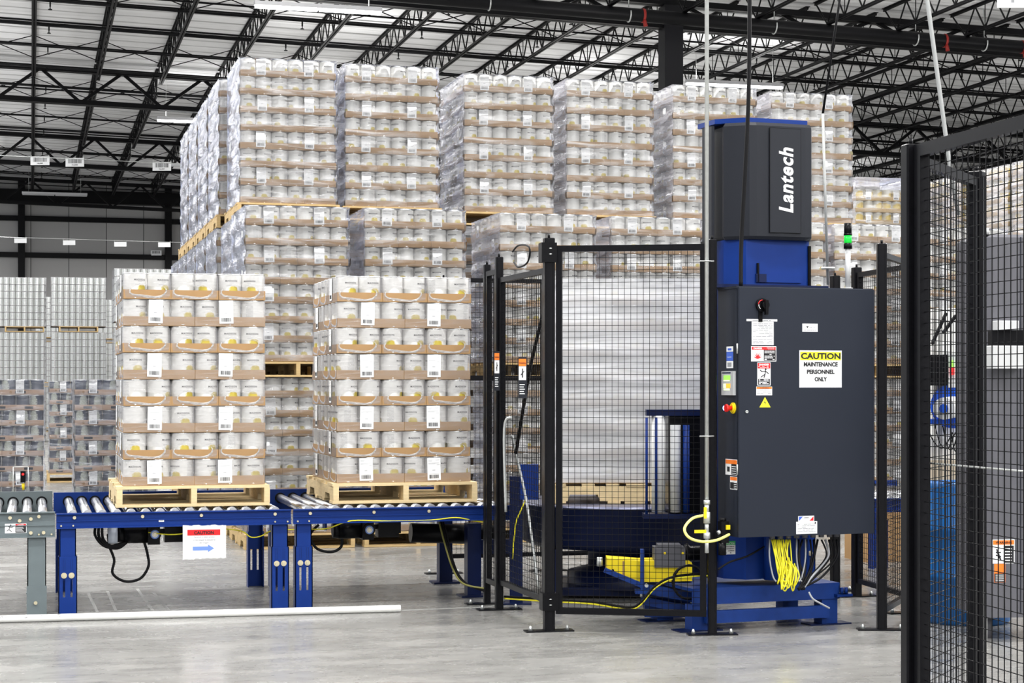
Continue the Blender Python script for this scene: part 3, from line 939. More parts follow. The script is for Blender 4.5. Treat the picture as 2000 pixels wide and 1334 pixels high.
# top row, six loads across
top_row = [(1.99, 17.70, 1, 'fl'), (3.05, 17.78, 1, 'f'), (4.33, 18.02, 1, 'fl'), (5.45, 18.06, 1, 'f'), (6.66, 18.12, 1, 'fl'), (7.86, 18.26, 1, 'f')]
pos = ['first', 'second', 'third', 'fourth', 'fifth', 'sixth']
for i, (x, y, f, s) in enumerate(top_row):
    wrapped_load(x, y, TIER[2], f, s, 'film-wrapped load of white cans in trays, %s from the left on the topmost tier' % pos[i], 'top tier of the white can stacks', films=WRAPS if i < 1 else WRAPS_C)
mid_row = [(1.90, 16.45, 'fl'), (3.00, 16.42, 'f'), (4.33, 16.55, 'fl'), (5.47, 16.62, 'f'), (6.84, 16.72, 'f'), (7.93, 16.82, 'f'), (9.02, 16.95, 'f')]
pos7 = ['first', 'second', 'third', 'fourth', 'fifth', 'sixth', 'seventh']
for i, (x, y, s) in enumerate(mid_row):
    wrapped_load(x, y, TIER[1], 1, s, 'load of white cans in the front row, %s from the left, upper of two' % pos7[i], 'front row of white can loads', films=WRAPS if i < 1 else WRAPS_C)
    wrapped_load(x + 0.02, y, 0, 0, 'f', 'wrapped load of white cans on the floor, %s from the left in the front row' % pos7[i], 'floor tier of white can loads', films=WRAPS_C, labels=True)
# loads behind, seen edge on along the left flank
for k in range(1, 6):
    xx = 1.92 + 0.02 * ((k * 3) % 3); yy = 17.74 + 1.28 * k
    if k < 5:
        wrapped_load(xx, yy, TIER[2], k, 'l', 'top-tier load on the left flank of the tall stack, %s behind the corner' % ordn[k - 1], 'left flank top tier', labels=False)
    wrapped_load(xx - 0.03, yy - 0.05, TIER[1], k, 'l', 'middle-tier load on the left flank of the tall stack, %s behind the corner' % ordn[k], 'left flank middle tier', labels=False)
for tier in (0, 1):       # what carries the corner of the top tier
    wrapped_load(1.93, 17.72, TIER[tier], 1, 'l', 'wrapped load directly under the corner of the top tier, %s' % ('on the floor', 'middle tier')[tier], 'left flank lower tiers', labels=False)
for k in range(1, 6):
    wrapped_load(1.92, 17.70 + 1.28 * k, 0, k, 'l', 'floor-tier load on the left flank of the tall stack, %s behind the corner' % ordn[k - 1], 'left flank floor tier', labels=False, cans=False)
for i, (x, y, f, s) in enumerate(top_row[1:], 1):
    for tier in (0, 1):
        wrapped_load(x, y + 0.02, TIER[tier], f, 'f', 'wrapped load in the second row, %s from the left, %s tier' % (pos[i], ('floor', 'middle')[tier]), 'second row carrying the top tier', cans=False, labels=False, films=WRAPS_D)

# far yellow-labelled loads on the right
for k in range(5):
    for tier in (2, 1, 0):
        wrapped_load(13.75 + .03 * (k % 2), 22.1 + 1.28 * k, TIER[tier], k, 'l' if k else 'l', 'load of yellow-labelled cans, %s from near end of far row, %s tier' % (ordn[k], ('floor', 'middle', 'top')[tier]), 'far yellow can loads', can=CAN_Y, tray=TRAY_Y, films=WRAPS_C, labels=False, cans=tier == 2 or (tier == 1 and k > 2))
for i, (px, Y) in enumerate(((1672, 25.4),)):
    for tier in (2, 1, 0):
        x = PY(px, Y)[0]
        wrapped_load(x, Y, TIER[tier] - (0.12 if i == 0 and tier == 2 else 0) * 0, 1 + i, 'f', 'distant load of yellow-labelled cans, %s, %s tier' % ('just past the sixth white stack', ('floor', 'middle', 'top')[tier]), 'distant yellow can loads', can=CAN_Y, tray=TRAY_Y, films=WRAPS_C, labels=True, cans=tier == 2, layers=7 if tier == 2 else 8)
# dark cased loads behind the grey conveyor
for x, y, s, lb in ((-0.80, 21.7, 'f', 'load of dark cans in printed trays behind the grey conveyor, at the picture edge'),
                    (0.50, 21.6, 'fl', 'load of dark cans in printed trays partly hidden by the left conveyor load'),
                    (0.28, 28.6, 'fl', 'dusty wrapped load of dark cans deep in the gap between the two dark loads')):
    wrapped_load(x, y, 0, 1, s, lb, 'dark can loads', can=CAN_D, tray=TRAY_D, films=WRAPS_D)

# tall loads of bare silver cans
TH_T = 0.142 + 7 * 0.186 + 0.02
def silver_load(x, y, tier, label, cols=9, left=True):
    t = thing('silver_can_load', label, 'pallet load', (x, y, tier * TH_T), 0, 'stacks of bare silver cans')
    pallet_parts(t, M_WOODB, (0.2, -0.03))
    bs = MB(M_KRAFTD); W_ = cols * PIT
    bs.box(0, W_, -.01, 1.2, 0.142, 0.148); bs.build('tier_sheet', t)
    for r_ in range(7):
        ls = MB(M_MIDGREY); ls.box(-.006, W_ + .006, -.006, 1.2, 0.142 + r_ * .186, 0.150 + r_ * .186); ls.build('layer_sheet', t)
        for c in range(cols):
            obj('can', CAN_T, t, ((c + .5) * PIT, CR, 0.15 + r_ * 0.186)).scale = (1, 1, 1.03)
        if left:
            for q in range(1, 4):
                obj('can', CAN_T, t, (CR, CR + q * PIT, 0.15 + r_ * 0.186)).scale = (1, 1, 1.03)
    f = MB(M_FILM); 
    f.box(-.012, W_ + .012, -.012, 1.2, 0.142, 0.142 + 7 * .186 + .01)
    f.build('stretch_film', t)
rows = [(-30, 47.5, 'at the picture edge'), (100, 47.5, 'second stack from the picture edge'), (224, 44.0, 'stack just behind the left conveyor load'), (340, 47.5, 'stack next to the tall white can flank')]
for i, (px, zc, wh) in enumerate(rows):
    x, y = P(px, zc)
    cols = 9 if i != 0 else 7
    if i == 0: x, y = P(-6, zc)
    for tier in (2, 1, 0):
        silver_load(x, y, tier, 'load of bare silver cans, %s tier, %s' % (('floor', 'middle', 'top')[tier], wh), 9 if i else 8, left=i > 1)
for px, zc, wh in ((70, 58.0, 'between the first and second silver stacks'), (192, 60.0, 'deep in the gap right of the second silver stack')):
    x, y = P(px, zc)
    for tier in (1, 0):
        silver_load(x, y, tier, 'load of bare silver cans, %s tier, %s' % (('floor', 'middle')[tier], wh.replace('right of', 'beside')), 5, False)
    silver_load(x, y, 2, 'load of bare silver cans, top tier, %s' % wh.replace('right of', 'beside'), 5, False)

# ---------------------------------------------------------------- near pallets with their loose cases
PX1, PY1, ZR = 0.548, 12.14, 0.688
PX2 = 1.995
for x, lb in ((PX1, 'new pale wood pallet on the first blue conveyor section'), (PX2, 'new pale wood pallet on the second blue conveyor section, nearer the fence')):
    t = thing('wooden_pallet', lb, 'pallet', (x, PY1, ZR)); pallet_parts(t, M_WOOD)
near_load(PX1 + 0.045, PY1 + 0.05, ZR + 0.141, 0, 'left conveyor load', 101, None)
near_load(PX2 + 0.035, PY1 + 0.05, ZR + 0.141, 0, 'right conveyor load', 202, None)

# ---------------------------------------------------------------- roller conveyors
RY0, RY1 = 12.03, 13.46
def roller_conveyor(x0, x1, label, paint, name='roller_conveyor', rail_h=0.10, pitch=0.0945, legs=(), bolts_z=0.28, old=False, group=None):
    t = thing(name, label, 'conveyor', (x0, RY0, 0), 0, group)
    Lc = x1 - x0; W_ = RY1 - RY0; zt = ZR - 0.020 + (0.012 if old else 0)
    for side in (0, 1):
        y = 0 if side == 0 else W_; s = 1 if side == 0 else -1
        b = MB(paint, M_ZINC)
        top = zt if side == 0 else zt + 0.052
        b.box(0, Lc, min(y, y + s * .006), max(y, y + s * .006), top - rail_h - (0.052 if side else 0), top)
        b.box(0, Lc, min(y - s * .022, y), max(y - s * .022, y), top - .008, top)
        b.box(0, Lc, min(y - s * .022, y), max(y - s * .022, y), top - rail_h, top - rail_h + .008)
        b.box(0, Lc, min(y - s * .006, y), max(y - s * .006, y), top - rail_h * .55, top - rail_h * .55 + .006)
        if side == 0:
            for fx in (0.075, 0.36, 0.61, 0.93):
                xx = fx * Lc; b.tube([(xx, -.012, top - .030), (xx, 0, top - .030)], 0.011, 10, M_ZINC)
            for fx in (0.02, 0.07, 0.93, 0.985):
                xx = fx * Lc; b.tube([(xx, -.010, top - rail_h + .018), (xx, 0, top - rail_h + .018)], 0.006, 8, M_ZINC)
        b.build('side_rail', t)
    n = int((Lc - 0.05) / pitch)
    off = (Lc - (n - 1) * pitch) / 2
    rm = MB(M_STEEL, M_BLACK)
    rm.tube([(0, 0.012, 0), (0, W_ - .012, 0)], 0.030, 18)
    rme = rm.mesh('roller')
    hm = MB(M_BLACK); hm.tube([(0, W_ - .012, 0), (0, W_ - .006, 0)], 0.040, 16); hme = hm.mesh('roller_seat')
    for i in range(n):
        r_ = obj('roller', rme, t, (off + i * pitch, 0, ZR - 0.032))
        obj('bearing_seat', hme, r_)
    for b_ in range(2):
        c = MB(paint); xx = Lc * (0.3 + 0.4 * b_); c.box(xx - .02, xx + .02, 0.006, W_ - .006, zt - rail_h, zt - rail_h + .04); c.build('cross_member', t)
    for lx, lw, zs, zb, sl in legs:            # x, width, sleeve top, bolt height, slotted
        for side in (0, 1):
            y = 0.004 if side == 0 else W_ - 0.004; s = 1 if side == 0 else -1
            u = MB(paint)
            u.box(lx, lx + lw, min(y, y + s * .006), max(y, y + s * .006), zb - 0.03, zt - rail_h)
            for xx in (lx, lx + lw - .006): u.box(xx, xx + .006, min(y, y + s * .08), max(y, y + s * .08), zb - 0.03, zt - rail_h)
            lg = u.build('leg', t)
            if sl:
                e = 0.007; v = MB(paint, M_ZINC, M_NAVY); yo = y - s * .007; X0, X1 = lx - e, lx + lw + e
                w5 = (X1 - X0)
                xs = [X0, X0 + w5 * .24, X0 + w5 * .36, X0 + w5 * .64, X0 + w5 * .76, X1]
                z0s, z1s = 0.12, zb - 0.02
                ya, yb = min(yo, yo + s * .006), max(yo, yo + s * .006)
                v.box(X0, X1, ya, yb, 0, z0s); v.box(X0, X1, ya, yb, zb - .015, zs)
                for q in (0, 2, 4): v.box(xs[q], xs[q + 1], ya, yb, z0s, zb - .015)
                for xx in (X0, X1 - .006): v.box(xx, xx + .006, min(yo, yo + s * .095), max(yo, yo + s * .095), 0, zs)
                for q in (1, 3):
                    xm = (xs[q] + xs[q + 1]) / 2
                    if side == 0:
                        v.tube([(xm, yo - .0005, zb), (xm, yo - .004, zb)], 0.019, 14, M_ZINC); v.tube([(xm, yo - .004, zb), (xm, yo - .016, zb)], 0.011, 6, M_ZINC)
                        v.rect(xm - .006, zb + .03, .0015, .075, M_NAVY, yo, .0005); v.rect(xm + .006, zb + .03, .0015, .075, M_NAVY, yo, .0005)
                v.build('leg_sleeve', lg)
            else:
                v = MB(paint); v.box(lx - .004, lx + lw + .004, min(y - s * .006, y), max(y - s * .006, y), 0, zb)
                v.box(lx - .01, lx + lw + .01, min(y, y + s * .1), max(y, y + s * .1), 0, .008)
                for xx in (lx, lx + lw - .006): v.box(xx, xx + .006, min(y, y + s * .08), max(y, y + s * .08), 0, zb)
                v.build('leg_foot', lg)
    return t
c1 = roller_conveyor(0.160, 1.690, 'blue roller conveyor section carrying the first loaded pallet', M_BLUE, legs=((0.02, .105, .385, .262, True), (1.405, .105, .415, .305, True)), group='blue roller conveyor sections')
s_ = MB(M_WHITE); s_.rect(0.655, 0.60, 0.035, 0.018, M_WHITE, -.001, .001); s_.rect(0.662, 0.606, .020, .003, M_GREYINK, -.002, .0005); s_.build('number_sticker', c1)
c2 = roller_conveyor(1.705, 3.235, 'blue roller conveyor section between the first section and the fenced machine', M_BLUE, legs=((0.02, .105, .415, .305, True),), group='blue roller conveyor sections')
b = MB(M_BLUE, M_NAVY)
for side, y in ((0, 0.01), (1, 1.33)):
    pass
c0 = roller_conveyor(-1.30, 0.152, 'grey roller conveyor section at the picture edge', M_GREYP, rail_h=0.165, pitch=0.1, old=True, legs=((1.278, .118, .3, .2, False),))
st = MB(M_WHITE, M_RED, M_INK)
x0_, z0_ = 1.138, 0.545
st.rect(x0_, z0_, 0.135, 0.062, M_WHITE, -.001, .001)
st.rect(x0_ + .066, z0_ + .046, 0.066, 0.013, M_RED, -.002, .001); st.text('DANGER', x0_ + .099, z0_ + .049, .007, M_WHITE, -.0035)
st.rect(x0_ + .066, z0_ + .003, 0.066, 0.042, M_INK, -.002, .001)
for q in range(5): st.rect(x0_ + .070, z0_ + .009 + q * .007, .05 - .006 * (q % 3), .0022, M_WHITE, -.003, .0005)
for a_, b_ in (((.012, .05), (.024, .043)), ((.024, .043), (.045, .038)), ((.045, .038), (.058, .05)), ((.03, .041), (.026, .024)), ((.026, .024), (.012, .015)), ((.026, .024), (.044, .010))):
    st.tube([(x0_ + a_[0], -.0025, z0_ + a_[1]), (x0_ + b_[0], -.0025, z0_ + b_[1])], .0022, 4, M_INK)
st.tube([(x0_ + .036, -.0035, z0_ + .052), (x0_ + .036, -.001, z0_ + .052)], .005, 8, M_INK)
st.build('danger_sticker', c0)
for xx, zz in ((.9, .63), (1.17, .645), (1.3, .635), (1.23, .625), (1.30, .545), (1.38, .545), (1.33, .09)):
    bz = MB(M_ZINC); bz.tube([(xx, -.014, zz), (xx, 0, zz)], .012, 8); bz.build('bolt', c0)

# photo-eye post behind the grey conveyor
x, y = P(44, 13.03)
t = thing('photo_eye_post', 'small clear guard frame with red and black sensor and yellow plug behind the grey conveyor', 'sensor', (x, y, 0.0))
z0, z1 = HZ(965, 13.03), HZ(912, 13.03)
b = MB(M_GALV); 
for sx in (-.065, .04): b.tube([(sx, 0, z0 - .08), (sx, 0, z1)], .003, 5)
b.tube([(-.065, 0, z1), (.04, 0, z1)], .003, 5); b.build('frame', t)
b = MB(M_BLACK); b.box(-.015, .022, -.02, .02, HZ(942, 13.03), HZ(920, 13.03)); b.build('sensor_body', t)
b = MB(M_RLED); b.tube([(.003, -.02, HZ(926, 13.03)), (.003, -.024, HZ(926, 13.03))], .009, 10); b.build('sensor_lamp', t)
b = MB(M_YELLOW); b.tube([(.004, 0, HZ(944, 13.03)), (.006, 0, HZ(957, 13.03))], [.012, .009], 10); b.build('plug', t)
b = MB(M_GALV); b.box(-.07, .05, -.03, .03, z0 - .09, z0 - .07); b.build('bracket', t)

# drive motors slung under the sections
def drive_motor(x, label, mx=0.0, sign=1):
    t = thing('drive_motor', label, 'motor', (x, RY0 + 0.30, 0.0), 0, 'conveyor drive motors')
    b = MB(M_BLACK); z = 0.50
    b.tube([(0, 0, z), (.045, 0, z)], [.055, .062], 20); b.tube([(.045, 0, z), (.20, 0, z)], .064, 20)
    b.box(.045, .19, -.055, .055, z + .03, z + .075); b.build('motor_body', t)
    b = MB(M_BLACK); b.box(.20, .28, -.07, .07, z - .07, z + .085)
    b.tube([(.245, -.068, z + .0), (.245, -.085, z + .0)], .042, 16); b.build('gearbox', t)
    b = MB(M_ZINC, M_LBLUE); b.tube([(.245, -.086, z), (.245, -.089, z)], .030, 18, M_LBLUE); b.tube([(.245, -.089, z), (.245, -.092, z)], .022, 18, M_WHITE); b.tube([(.245, -.092, z), (.245, -.097, z)], .012, 12, M_ZINC); b.build('shaft_seal', t)
    b = MB(M_BLACK); b.box(.31, .455, -.08, .05, z - .055, z + .085); b.box(.455, .475, -.05, .03, z - .03, z + .06); b.box(.28, .31, -.02, .02, z, z + .03); b.build('control_box', t)
    b = MB(M_BLUE); b.box(-.06, -.045, -.05, .06, z + .0, z + .12); b.box(-.06, .2, -.05, .06, z + .075, z + .09); b.build('mount_bracket', t)
    return t
m1 = drive_motor(0.56, 'black drive motor with round blue-ringed shaft end under the first blue section')
b = MB(M_RUB)
b.tube(smooth_path([(.18, -.02, .44), (.20, -.03, .36), (.205, -.03, .28), (.15, -.03, .20), (.05, -.03, .185), (-.03, -.03, .24), (-.02, -.03, .33), (-.05, -.03, .42), (-.06, -.0, .50)], 7), .0095, 8)
b.build('power_cable', m1)
for k in range(3):
    b = MB(M_RUB); b.tube(smooth_path([(-.14 + .02 * k, -.04, .57), (-.145 + .025 * k, -.05, .50 - .01 * k), (-.09 + .02 * k, -.05, .43), (.0, -.05, .41 + .012 * k), (.06, -.03, .445)], 7), .010, 8); b.build('power_cable', m1)
b = MB(M_WHITEP, M_LBLUE)
b.tube([(-.06, -.03, .50), (.0, -.03, .50)], .062, 20, mat('hazy_cover', (0.55, 0.6, 0.68), .25)); b.build('end_cover', m1)
m2 = drive_motor(2.02, 'black drive motor with control box under the second blue section')
b = MB(M_RUB); b.tube(smooth_path([(.06, -.05, .44), (.05, -.05, .38), (-.02, -.05, .35), (-.12, -.05, .38), (-.16, -.04, .47), (-.10, -.04, .54)], 7), .010, 8); b.build('power_cable', m2)

# yellow signal cable sagging along the sections
yc = MB(M_YCAB)
def yy(px, py, Y): 
    X, zc = PY(px, Y); return (X, Y, HZ(py, zc))
pts = [yy(290, 1040, 12.25), yy(330, 1044, 12.22), yy(360, 1042, 12.2), yy(420, 1033, 12.2), yy(470, 1037, 12.2), yy(490, 1049, 12.18), yy(510, 1047, 12.18), yy(535, 1036, 12.2), yy(600, 1034, 12.2), yy(640, 1032, 12.15), yy(687, 1017, 12.02), yy(760, 1018, 12.02), yy(840, 1016, 12.02), yy(890, 1011, 12.02), yy(925, 1017, 12.02), yy(958, 1021, 12.02)]
yc.tube(smooth_path(pts, 5), 0.0045, 6)
tag(yc.build('yellow_cable'), 'thin yellow cable sagging under and along the blue conveyor sections', 'cable')

# paper notice taped under the first section
x, zc = PY(357, 12.0)
t = thing('hanging_notice', 'tattered laminated notice with red heading and blue arrow under the conveyor', 'sign', (x, 12.0, HZ(1093, zc)), -.02)
w_, h_ = 0.283, 0.225
b = MB(M_WHITE)
r = random.Random(4)
top = [(w_ * i / 24, h_ + r.uniform(-.004, .003)) for i in range(24, -1, -1)]; bot = [(w_ * i / 24, r.uniform(-.003, .004) + (.006 * i / 24)) for i in range(25)]
o_ = bot + top
b.loft([[(px_, 0.002, z) for px_, z in o_], [(px_, 0.0, z) for px_, z in o_]]); b.build('sheet', t)
b = MB(M_RED, M_INK); b.rect(.03, .158, .215, .038, M_RED, -.001, .0005); b.text('CAUTION', .138, .165, .022, M_INK, -.002, bold=.03); b.build('heading', t)
b = MB(M_GREYINK); b.text('The driver is where product', .14, .140, .0115, y=-.001); b.text('on the wrapper as directed by', .14, .121, .0115, y=-.001); b.text('the wrapper', .14, .102, .0115, y=-.001); b.build('lettering', t)
b = MB(M_LBLUE); b.add([(x_, -.001, z) for x_, z in ((.065, .058), (.165, .058), (.165, .046), (.205, .071), (.165, .096), (.165, .084), (.065, .084))], [tuple(range(7))]); b.build('arrow', t)

# white guard pipe lying on the floor
pa = P(-40, 11.30); pb = P(782, 11.87)
g = thing('guard_pipe', 'long scuffed white plastic pipe lying on the floor before the conveyors', 'pipe', (pa[0], pa[1], 0.0235), math.atan2(pb[1] - pa[1], pb[0] - pa[0]))
Lg = math.hypot(pb[0] - pa[0], pb[1] - pa[1])
b = MB(M_WHITEP); b.tube([(0, 0, 0), (Lg, 0, 0)], .0235, 20, caps=False)
b.tube([(Lg - .001, 0, 0), (Lg, 0, 0)], .0232, 20); b.build('pipe_body', g)
b = MB(M_INK); r = random.Random(9)
for k in range(26):
    xx = r.uniform(.1, .75); zz = r.uniform(.4, 1.2)
    b.add([(xx + dx, -.0238 * math.sin(zz + dz), .0238 * math.cos(zz + dz)) for dx, dz in ((0, 0), (r.uniform(.004, .02), .02), (r.uniform(.006, .02), .12), (.001, .1))], [(0, 1, 2, 3)])
b.build('scuff_marks', g)['kind'] = 'stuff'
# ---------------------------------------------------------------- mesh fences
def fence_post(x, y, label, h=2.36, w=0.055, rotz=0.0, group='black fence posts', caps=True):
    t = thing('fence_post', label, 'fence post', (x, y, 0), rotz, group)
    b = MB(M_BLACKF); b.bbox(-w/2, w/2, -w/2, w/2, 0.008, h, .006)
    for s in (-1, 1): b.box(s * w * .3 - .002, s * w * .3 + .002, -w/2 - .002, -w/2, .01, h - .02)
    b.build('post', t)
    b = MB(M_BLACKF); b.box(-.15, .15, -.045, .045, 0, .008); b.build('base_plate', t)
    for s in (-1, 1):
        b = MB(M_GALV); b.tube([(s * .115, 0, .008), (s * .115, 0, .035)], [.014, .006], 8); b.build('anchor_bolt', t)
    b = MB(M_BLACKF); b.tube([(0, 0, h), (0, 0, h + .022)], .008, 8); b.build('cap_bolt', t)
    return t
def fence_panel(p0, p1, label, z0=.10, z1=2.34, fr=.034, pitch=.0375, wire=.0019, name='fence_panel', mid=None, skip=False, group='black wire mesh fence panels'):
    dx, dy = p1[0] - p0[0], p1[1] - p0[1]; Lp = math.hypot(dx, dy)
    t = thing('mesh_fence' if name == 'fence_panel' else name, label, 'fence panel', (p0[0], p0[1], 0), math.atan2(dy, dx), group)
    b = MB(M_BLACKF)
    for a in (0, Lp - fr): b.box(a, a + fr, -.017, .017, z0, z1)
    for a in (z0, z1 - fr): b.box(fr, Lp - fr, -.017, .017, a, a + fr)
    for m_ in (mid or []): b.box(fr, Lp - fr, -.014, .014, m_ - .02, m_ + .02)
    b.build('frame', t)
    b = MB(M_WIRE)
    nx = round((Lp - 2 * fr) / pitch); nz = round((z1 - z0 - 2 * fr) / pitch)
    for i in range(1, nx):
        x = fr + (Lp - 2 * fr) * i / nx; b.tube([(x, -wire, z0 + fr), (x, -wire, z1 - fr)], wire, 4, None, False, smooth=False)
    for i in range(1, nz):
        z = z0 + fr + (z1 - z0 - 2 * fr) * i / nz; b.tube([(fr, wire, z), (Lp - fr, wire, z)], wire, 4, None, False, smooth=False)
    b.build('wire_mesh', t)
    return t
EA, EB = P(1072, 10.94), P(1391, 10.79)
pA = fence_post(EA[0], EA[1], 'stout black hinge post at the near corner of the machine guard', 2.40, .064, -.05)
for z in (2.30, 2.335, .165, .20):
    b = MB(M_GALV); b.tube(arc_pts((0, 0, z), .041, 0, 360, 16, 'xy'), .006, 6, caps=False); b.build('hinge_clamp', pA)
b = MB(M_BLACK); b.box(-.055, .04, -.045, .045, 2.25, 2.37); b.box(-.05, .05, -.045, .045, .13, .235); b.build('hinge_bracket', pA)
pB = fence_post(EB[0], EB[1], 'black fence post standing beside the galvanised air pipe', 2.38, .05, -.2)
def along(a, b, t): return (a[0] + (b[0] - a[0]) * t, a[1] + (b[1] - a[1]) * t)
fence_panel(along(EA, EB, .045), along(EA, EB, .965), 'square-mesh guard gate in front of the wrapped load', z0=.108, z1=2.352, fr=.038, name='guard_gate', pitch=.0372)
LX = 3.035
pC = fence_post(LX - .01, 11.60, 'black guard post where the second conveyor section enters, hinge side', 2.36, .05, 0)
pD = fence_post(LX - .01, 11.93, 'black guard post farthest back at the conveyor inlet', 2.33, .045, 0)
fence_panel((LX, 11.57), (LX + .015, 10.56), 'mesh guard door seen edge on beside the near corner post', z0=.17, z1=2.22, name='guard_door', pitch=.04)
fence_panel((LX - .01, 11.90), (LX - .01, 11.63), 'narrow mesh guard panel between the two inlet posts', z0=.15, z1=2.28, pitch=.04)
b = MB(M_BLACKF); b.bar((LX - .01, 11.62, 2.335), (LX + .01, 10.58, 2.335), .04, .07); b.build('header_bar', pC)
b = MB(M_RUB); b.tube(smooth_path([(0, -.35, 2.37), (.0, -.5, 2.40), (0, -.75, 2.37), (0, -.72, 2.28), (0, -.5, 2.26), (0, -.38, 2.30)], 5), .006, 6); b.build('looped_cable', pC)
b = MB(M_BLACK); b.tube([(.09, -.93, 2.15), (.09, -.45, 1.62), (.09, -.1, 1.05)], .012, 6); b.build('door_stay', pC)
# hanging warning tags
def warn_tag(px, py0, py1, zc, wpx, label, two=True):
    x, y = P(px, zc); s = zc / FPX; h = (py1 - py0) * s; w_ = wpx * s
    t = thing('warning_tag', label, 'warning sign', (x, y, HZ(py1, zc)), -TH)
    b = MB(M_CABD); b.box(-w_/2, w_/2, 0, .004, 0, h); b.build('plate', t)
    b = MB(M_ORANGE, M_WHITE, M_INK)
    e = w_ * .08
    b.rect(-w_/2 + e, h * .78, w_ - 2*e, h * .17, M_ORANGE, 0); b.text('WARNING', 0, h * .83, h * .04, M_INK, -.0015, w=w_ * .75)
    b.rect(-w_/2 + e, h * .44, w_ - 2*e, h * .33, M_WHITE, 0); b.tube([(0, -.0012, h * .5), (0, -.0012, h * .72)], w_ * .07, 6, M_INK); b.tube([(-w_*.2, -.0012, h * .56), (w_*.2, -.0012, h * .66)], w_ * .05, 6, M_INK)
    for q in range(5): b.rect(-w_/2 + 2*e, h * (.10 + .055 * q), w_ * (.6 - .1 * (q % 2)), h * .02, M_WHITE, 0)
    b.build('print', t)
    return t
warn_tag(970.5, 686, 763, 11.55, 11, 'narrow orange-topped warning tag hung on the inlet guard post')
warn_tag(1020.5, 697, 778, 10.95, 17, 'grey warning tag with two orange stickers hung on the guard door mesh')

# right-hand guard posts and panels
PC = P(1722, 11.0); PD = (5.59, 10.74); PE = (5.67, 11.67)
fence_post(PC[0], PC[1], 'black fence post just right of the control cabinet', 2.37, .058, -.3)
fence_post(PE[0], PE[1], 'black fence post behind the cabinet with a floor plate, nearer of two', 2.34, .06, 0)
fence_post(5.66, 12.0, 'black fence post behind the cabinet at the conveyor outlet, farther of two', 2.3, .06, 0)
fence_post(PD[0], PD[1], 'black fence post hidden by the mesh of the near guard', 2.34, .055, 0)
fence_panel(along(PC, PD, .04), along(PC, PD, .96), 'mesh panel angled back from the post right of the cabinet', z0=.10, z1=2.32)
fence_panel((PD[0], PD[1] + .04), (PE[0], PE[1] - .04), 'mesh panel behind the control cabinet, right side of the guard', z0=.10, z1=2.30)
# back fence
BY = 13.95
bx = [3.18, 4.05, 4.92, 5.72]
for i, x in enumerate(bx):
    fence_post(x, BY, 'black rear fence post behind the wrapping machine, %s from the left' % ordn[i], 2.36, .05, 0)
for i in range(3):
    fence_panel((bx[i] + .03, BY), (bx[i + 1] - .03, BY), 'rear mesh panel behind the wrapping machine, %s from the left' % ordn[i], z0=.12, z1=2.36, mid=[1.56], pitch=.04)

# near guard at the picture edge
FA = (3.034, 5.81); FB = (3.67, 6.47)
fence_post(FA[0], FA[1], 'nearest tall black fence post, reaching below the picture', 2.36, .055, 0)
fence_post(FB[0], FB[1], 'black fence post seen through the near mesh, before the blue drum', 2.36, .058, .78)
fence_post(FA[0], 4.35, 'black fence post outside the picture edge holding the near mesh', 2.36, .055, 0)
fence_panel((FA[0] + .012, FA[1] - .035), (FA[0], 4.39), 'large near mesh panel with galvanised-looking wires at the picture edge', z0=.10, z1=2.355, fr=.045, pitch=.0395, wire=.0019)
fence_panel(along(FA, FB, .05), along(FA, FB, .95), 'near mesh panel angled away behind the first one', z0=.10, z1=2.33, pitch=.0395, wire=.0019)
b = MB(M_GALV); b.tube([(FA[0] + .05, FA[1] - .05, HZ(905, 6.35)), (FA[0] + .05, 4.5, HZ(905, 6.35) - .0)], .0035, 6)
tag(b.build('tie_rod'), 'thin galvanised rod crossing the near mesh at mid height', 'rod')

# ---------------------------------------------------------------- wrapping machine
ANG = math.radians(20.2)
class Fr:
    """a frame turned like the machine, anchored at a ground point; px(..) reads local coordinates on the plane y = const"""
    def __init__(s, px, zc, ang=ANG):
        s.xc = (px - 1000) / FPX * zc; s.zc = zc; s.a = ang
        s.loc = P(px, zc); s.rot = ang - TH
    def f(s, px, py, y=0.0):
        u = (px - 1000) / FPX; xo = s.xc - y * math.sin(s.a); zo = s.zc + y * math.cos(s.a)
        x = (u * zo - xo) / (math.cos(s.a) - u * math.sin(s.a))
        return x, HZ(py, zo + x * math.sin(s.a))
    def side(s, px, py, x=0.0):
        u = (px - 1000) / FPX; xo = s.xc + x * math.cos(s.a); zo = s.zc + x * math.sin(s.a)
        y = (xo - u * zo) / (u * math.cos(s.a) + math.sin(s.a))
        return y, HZ(py, zo + y * math.cos(s.a))
FC = Fr(1443, 10.65)
cabw = FC.f(1708, 800)[0]
CZ0, CZ1 = FC.f(1443, 1050)[1], FC.f(1443, 558)[1]
cab = thing('control_cabinet', 'charcoal steel control cabinet covered in warning stickers beside the wrapper', 'control cabinet', (FC.loc[0], FC.loc[1], 0), FC.rot)
b = MB(M_CAB, M_BLACK)
b.box(0.012, cabw - .012, .022, .27, CZ0 + .005, CZ1 - .01); b.box(-.004, cabw, .024, .275, CZ1 - .014, CZ1); b.box(.0, .02, .024, .27, CZ0, CZ1 - .014)
b.build('body', cab)
b = MB(M_CAB); b.bbox(0, cabw, 0, .02, CZ0 - .0, CZ1 - .006, .004); b.build('door', cab)
b = MB(M_NAVY); b.box(-.05, cabw * .78, .20, .34, CZ1 + .0, CZ1 + .022); b.build('top_plate', cab)
for z in (1.72, 1.0):
    b = MB(M_GALV); b.tube([(-.004, .012, z - .03), (-.004, .012, z + .03)], .005, 8); b.build('hinge', cab)
b = MB(M_GALV, M_INK); x, z = FC.f(1458, 804); b.tube([(x, -.001, z), (x, -.008, z)], .009, 14, M_GALV); b.rect(x - .006, z - .001, .012, .002, M_INK, -.0085, .0003); b.build('lock', cab)
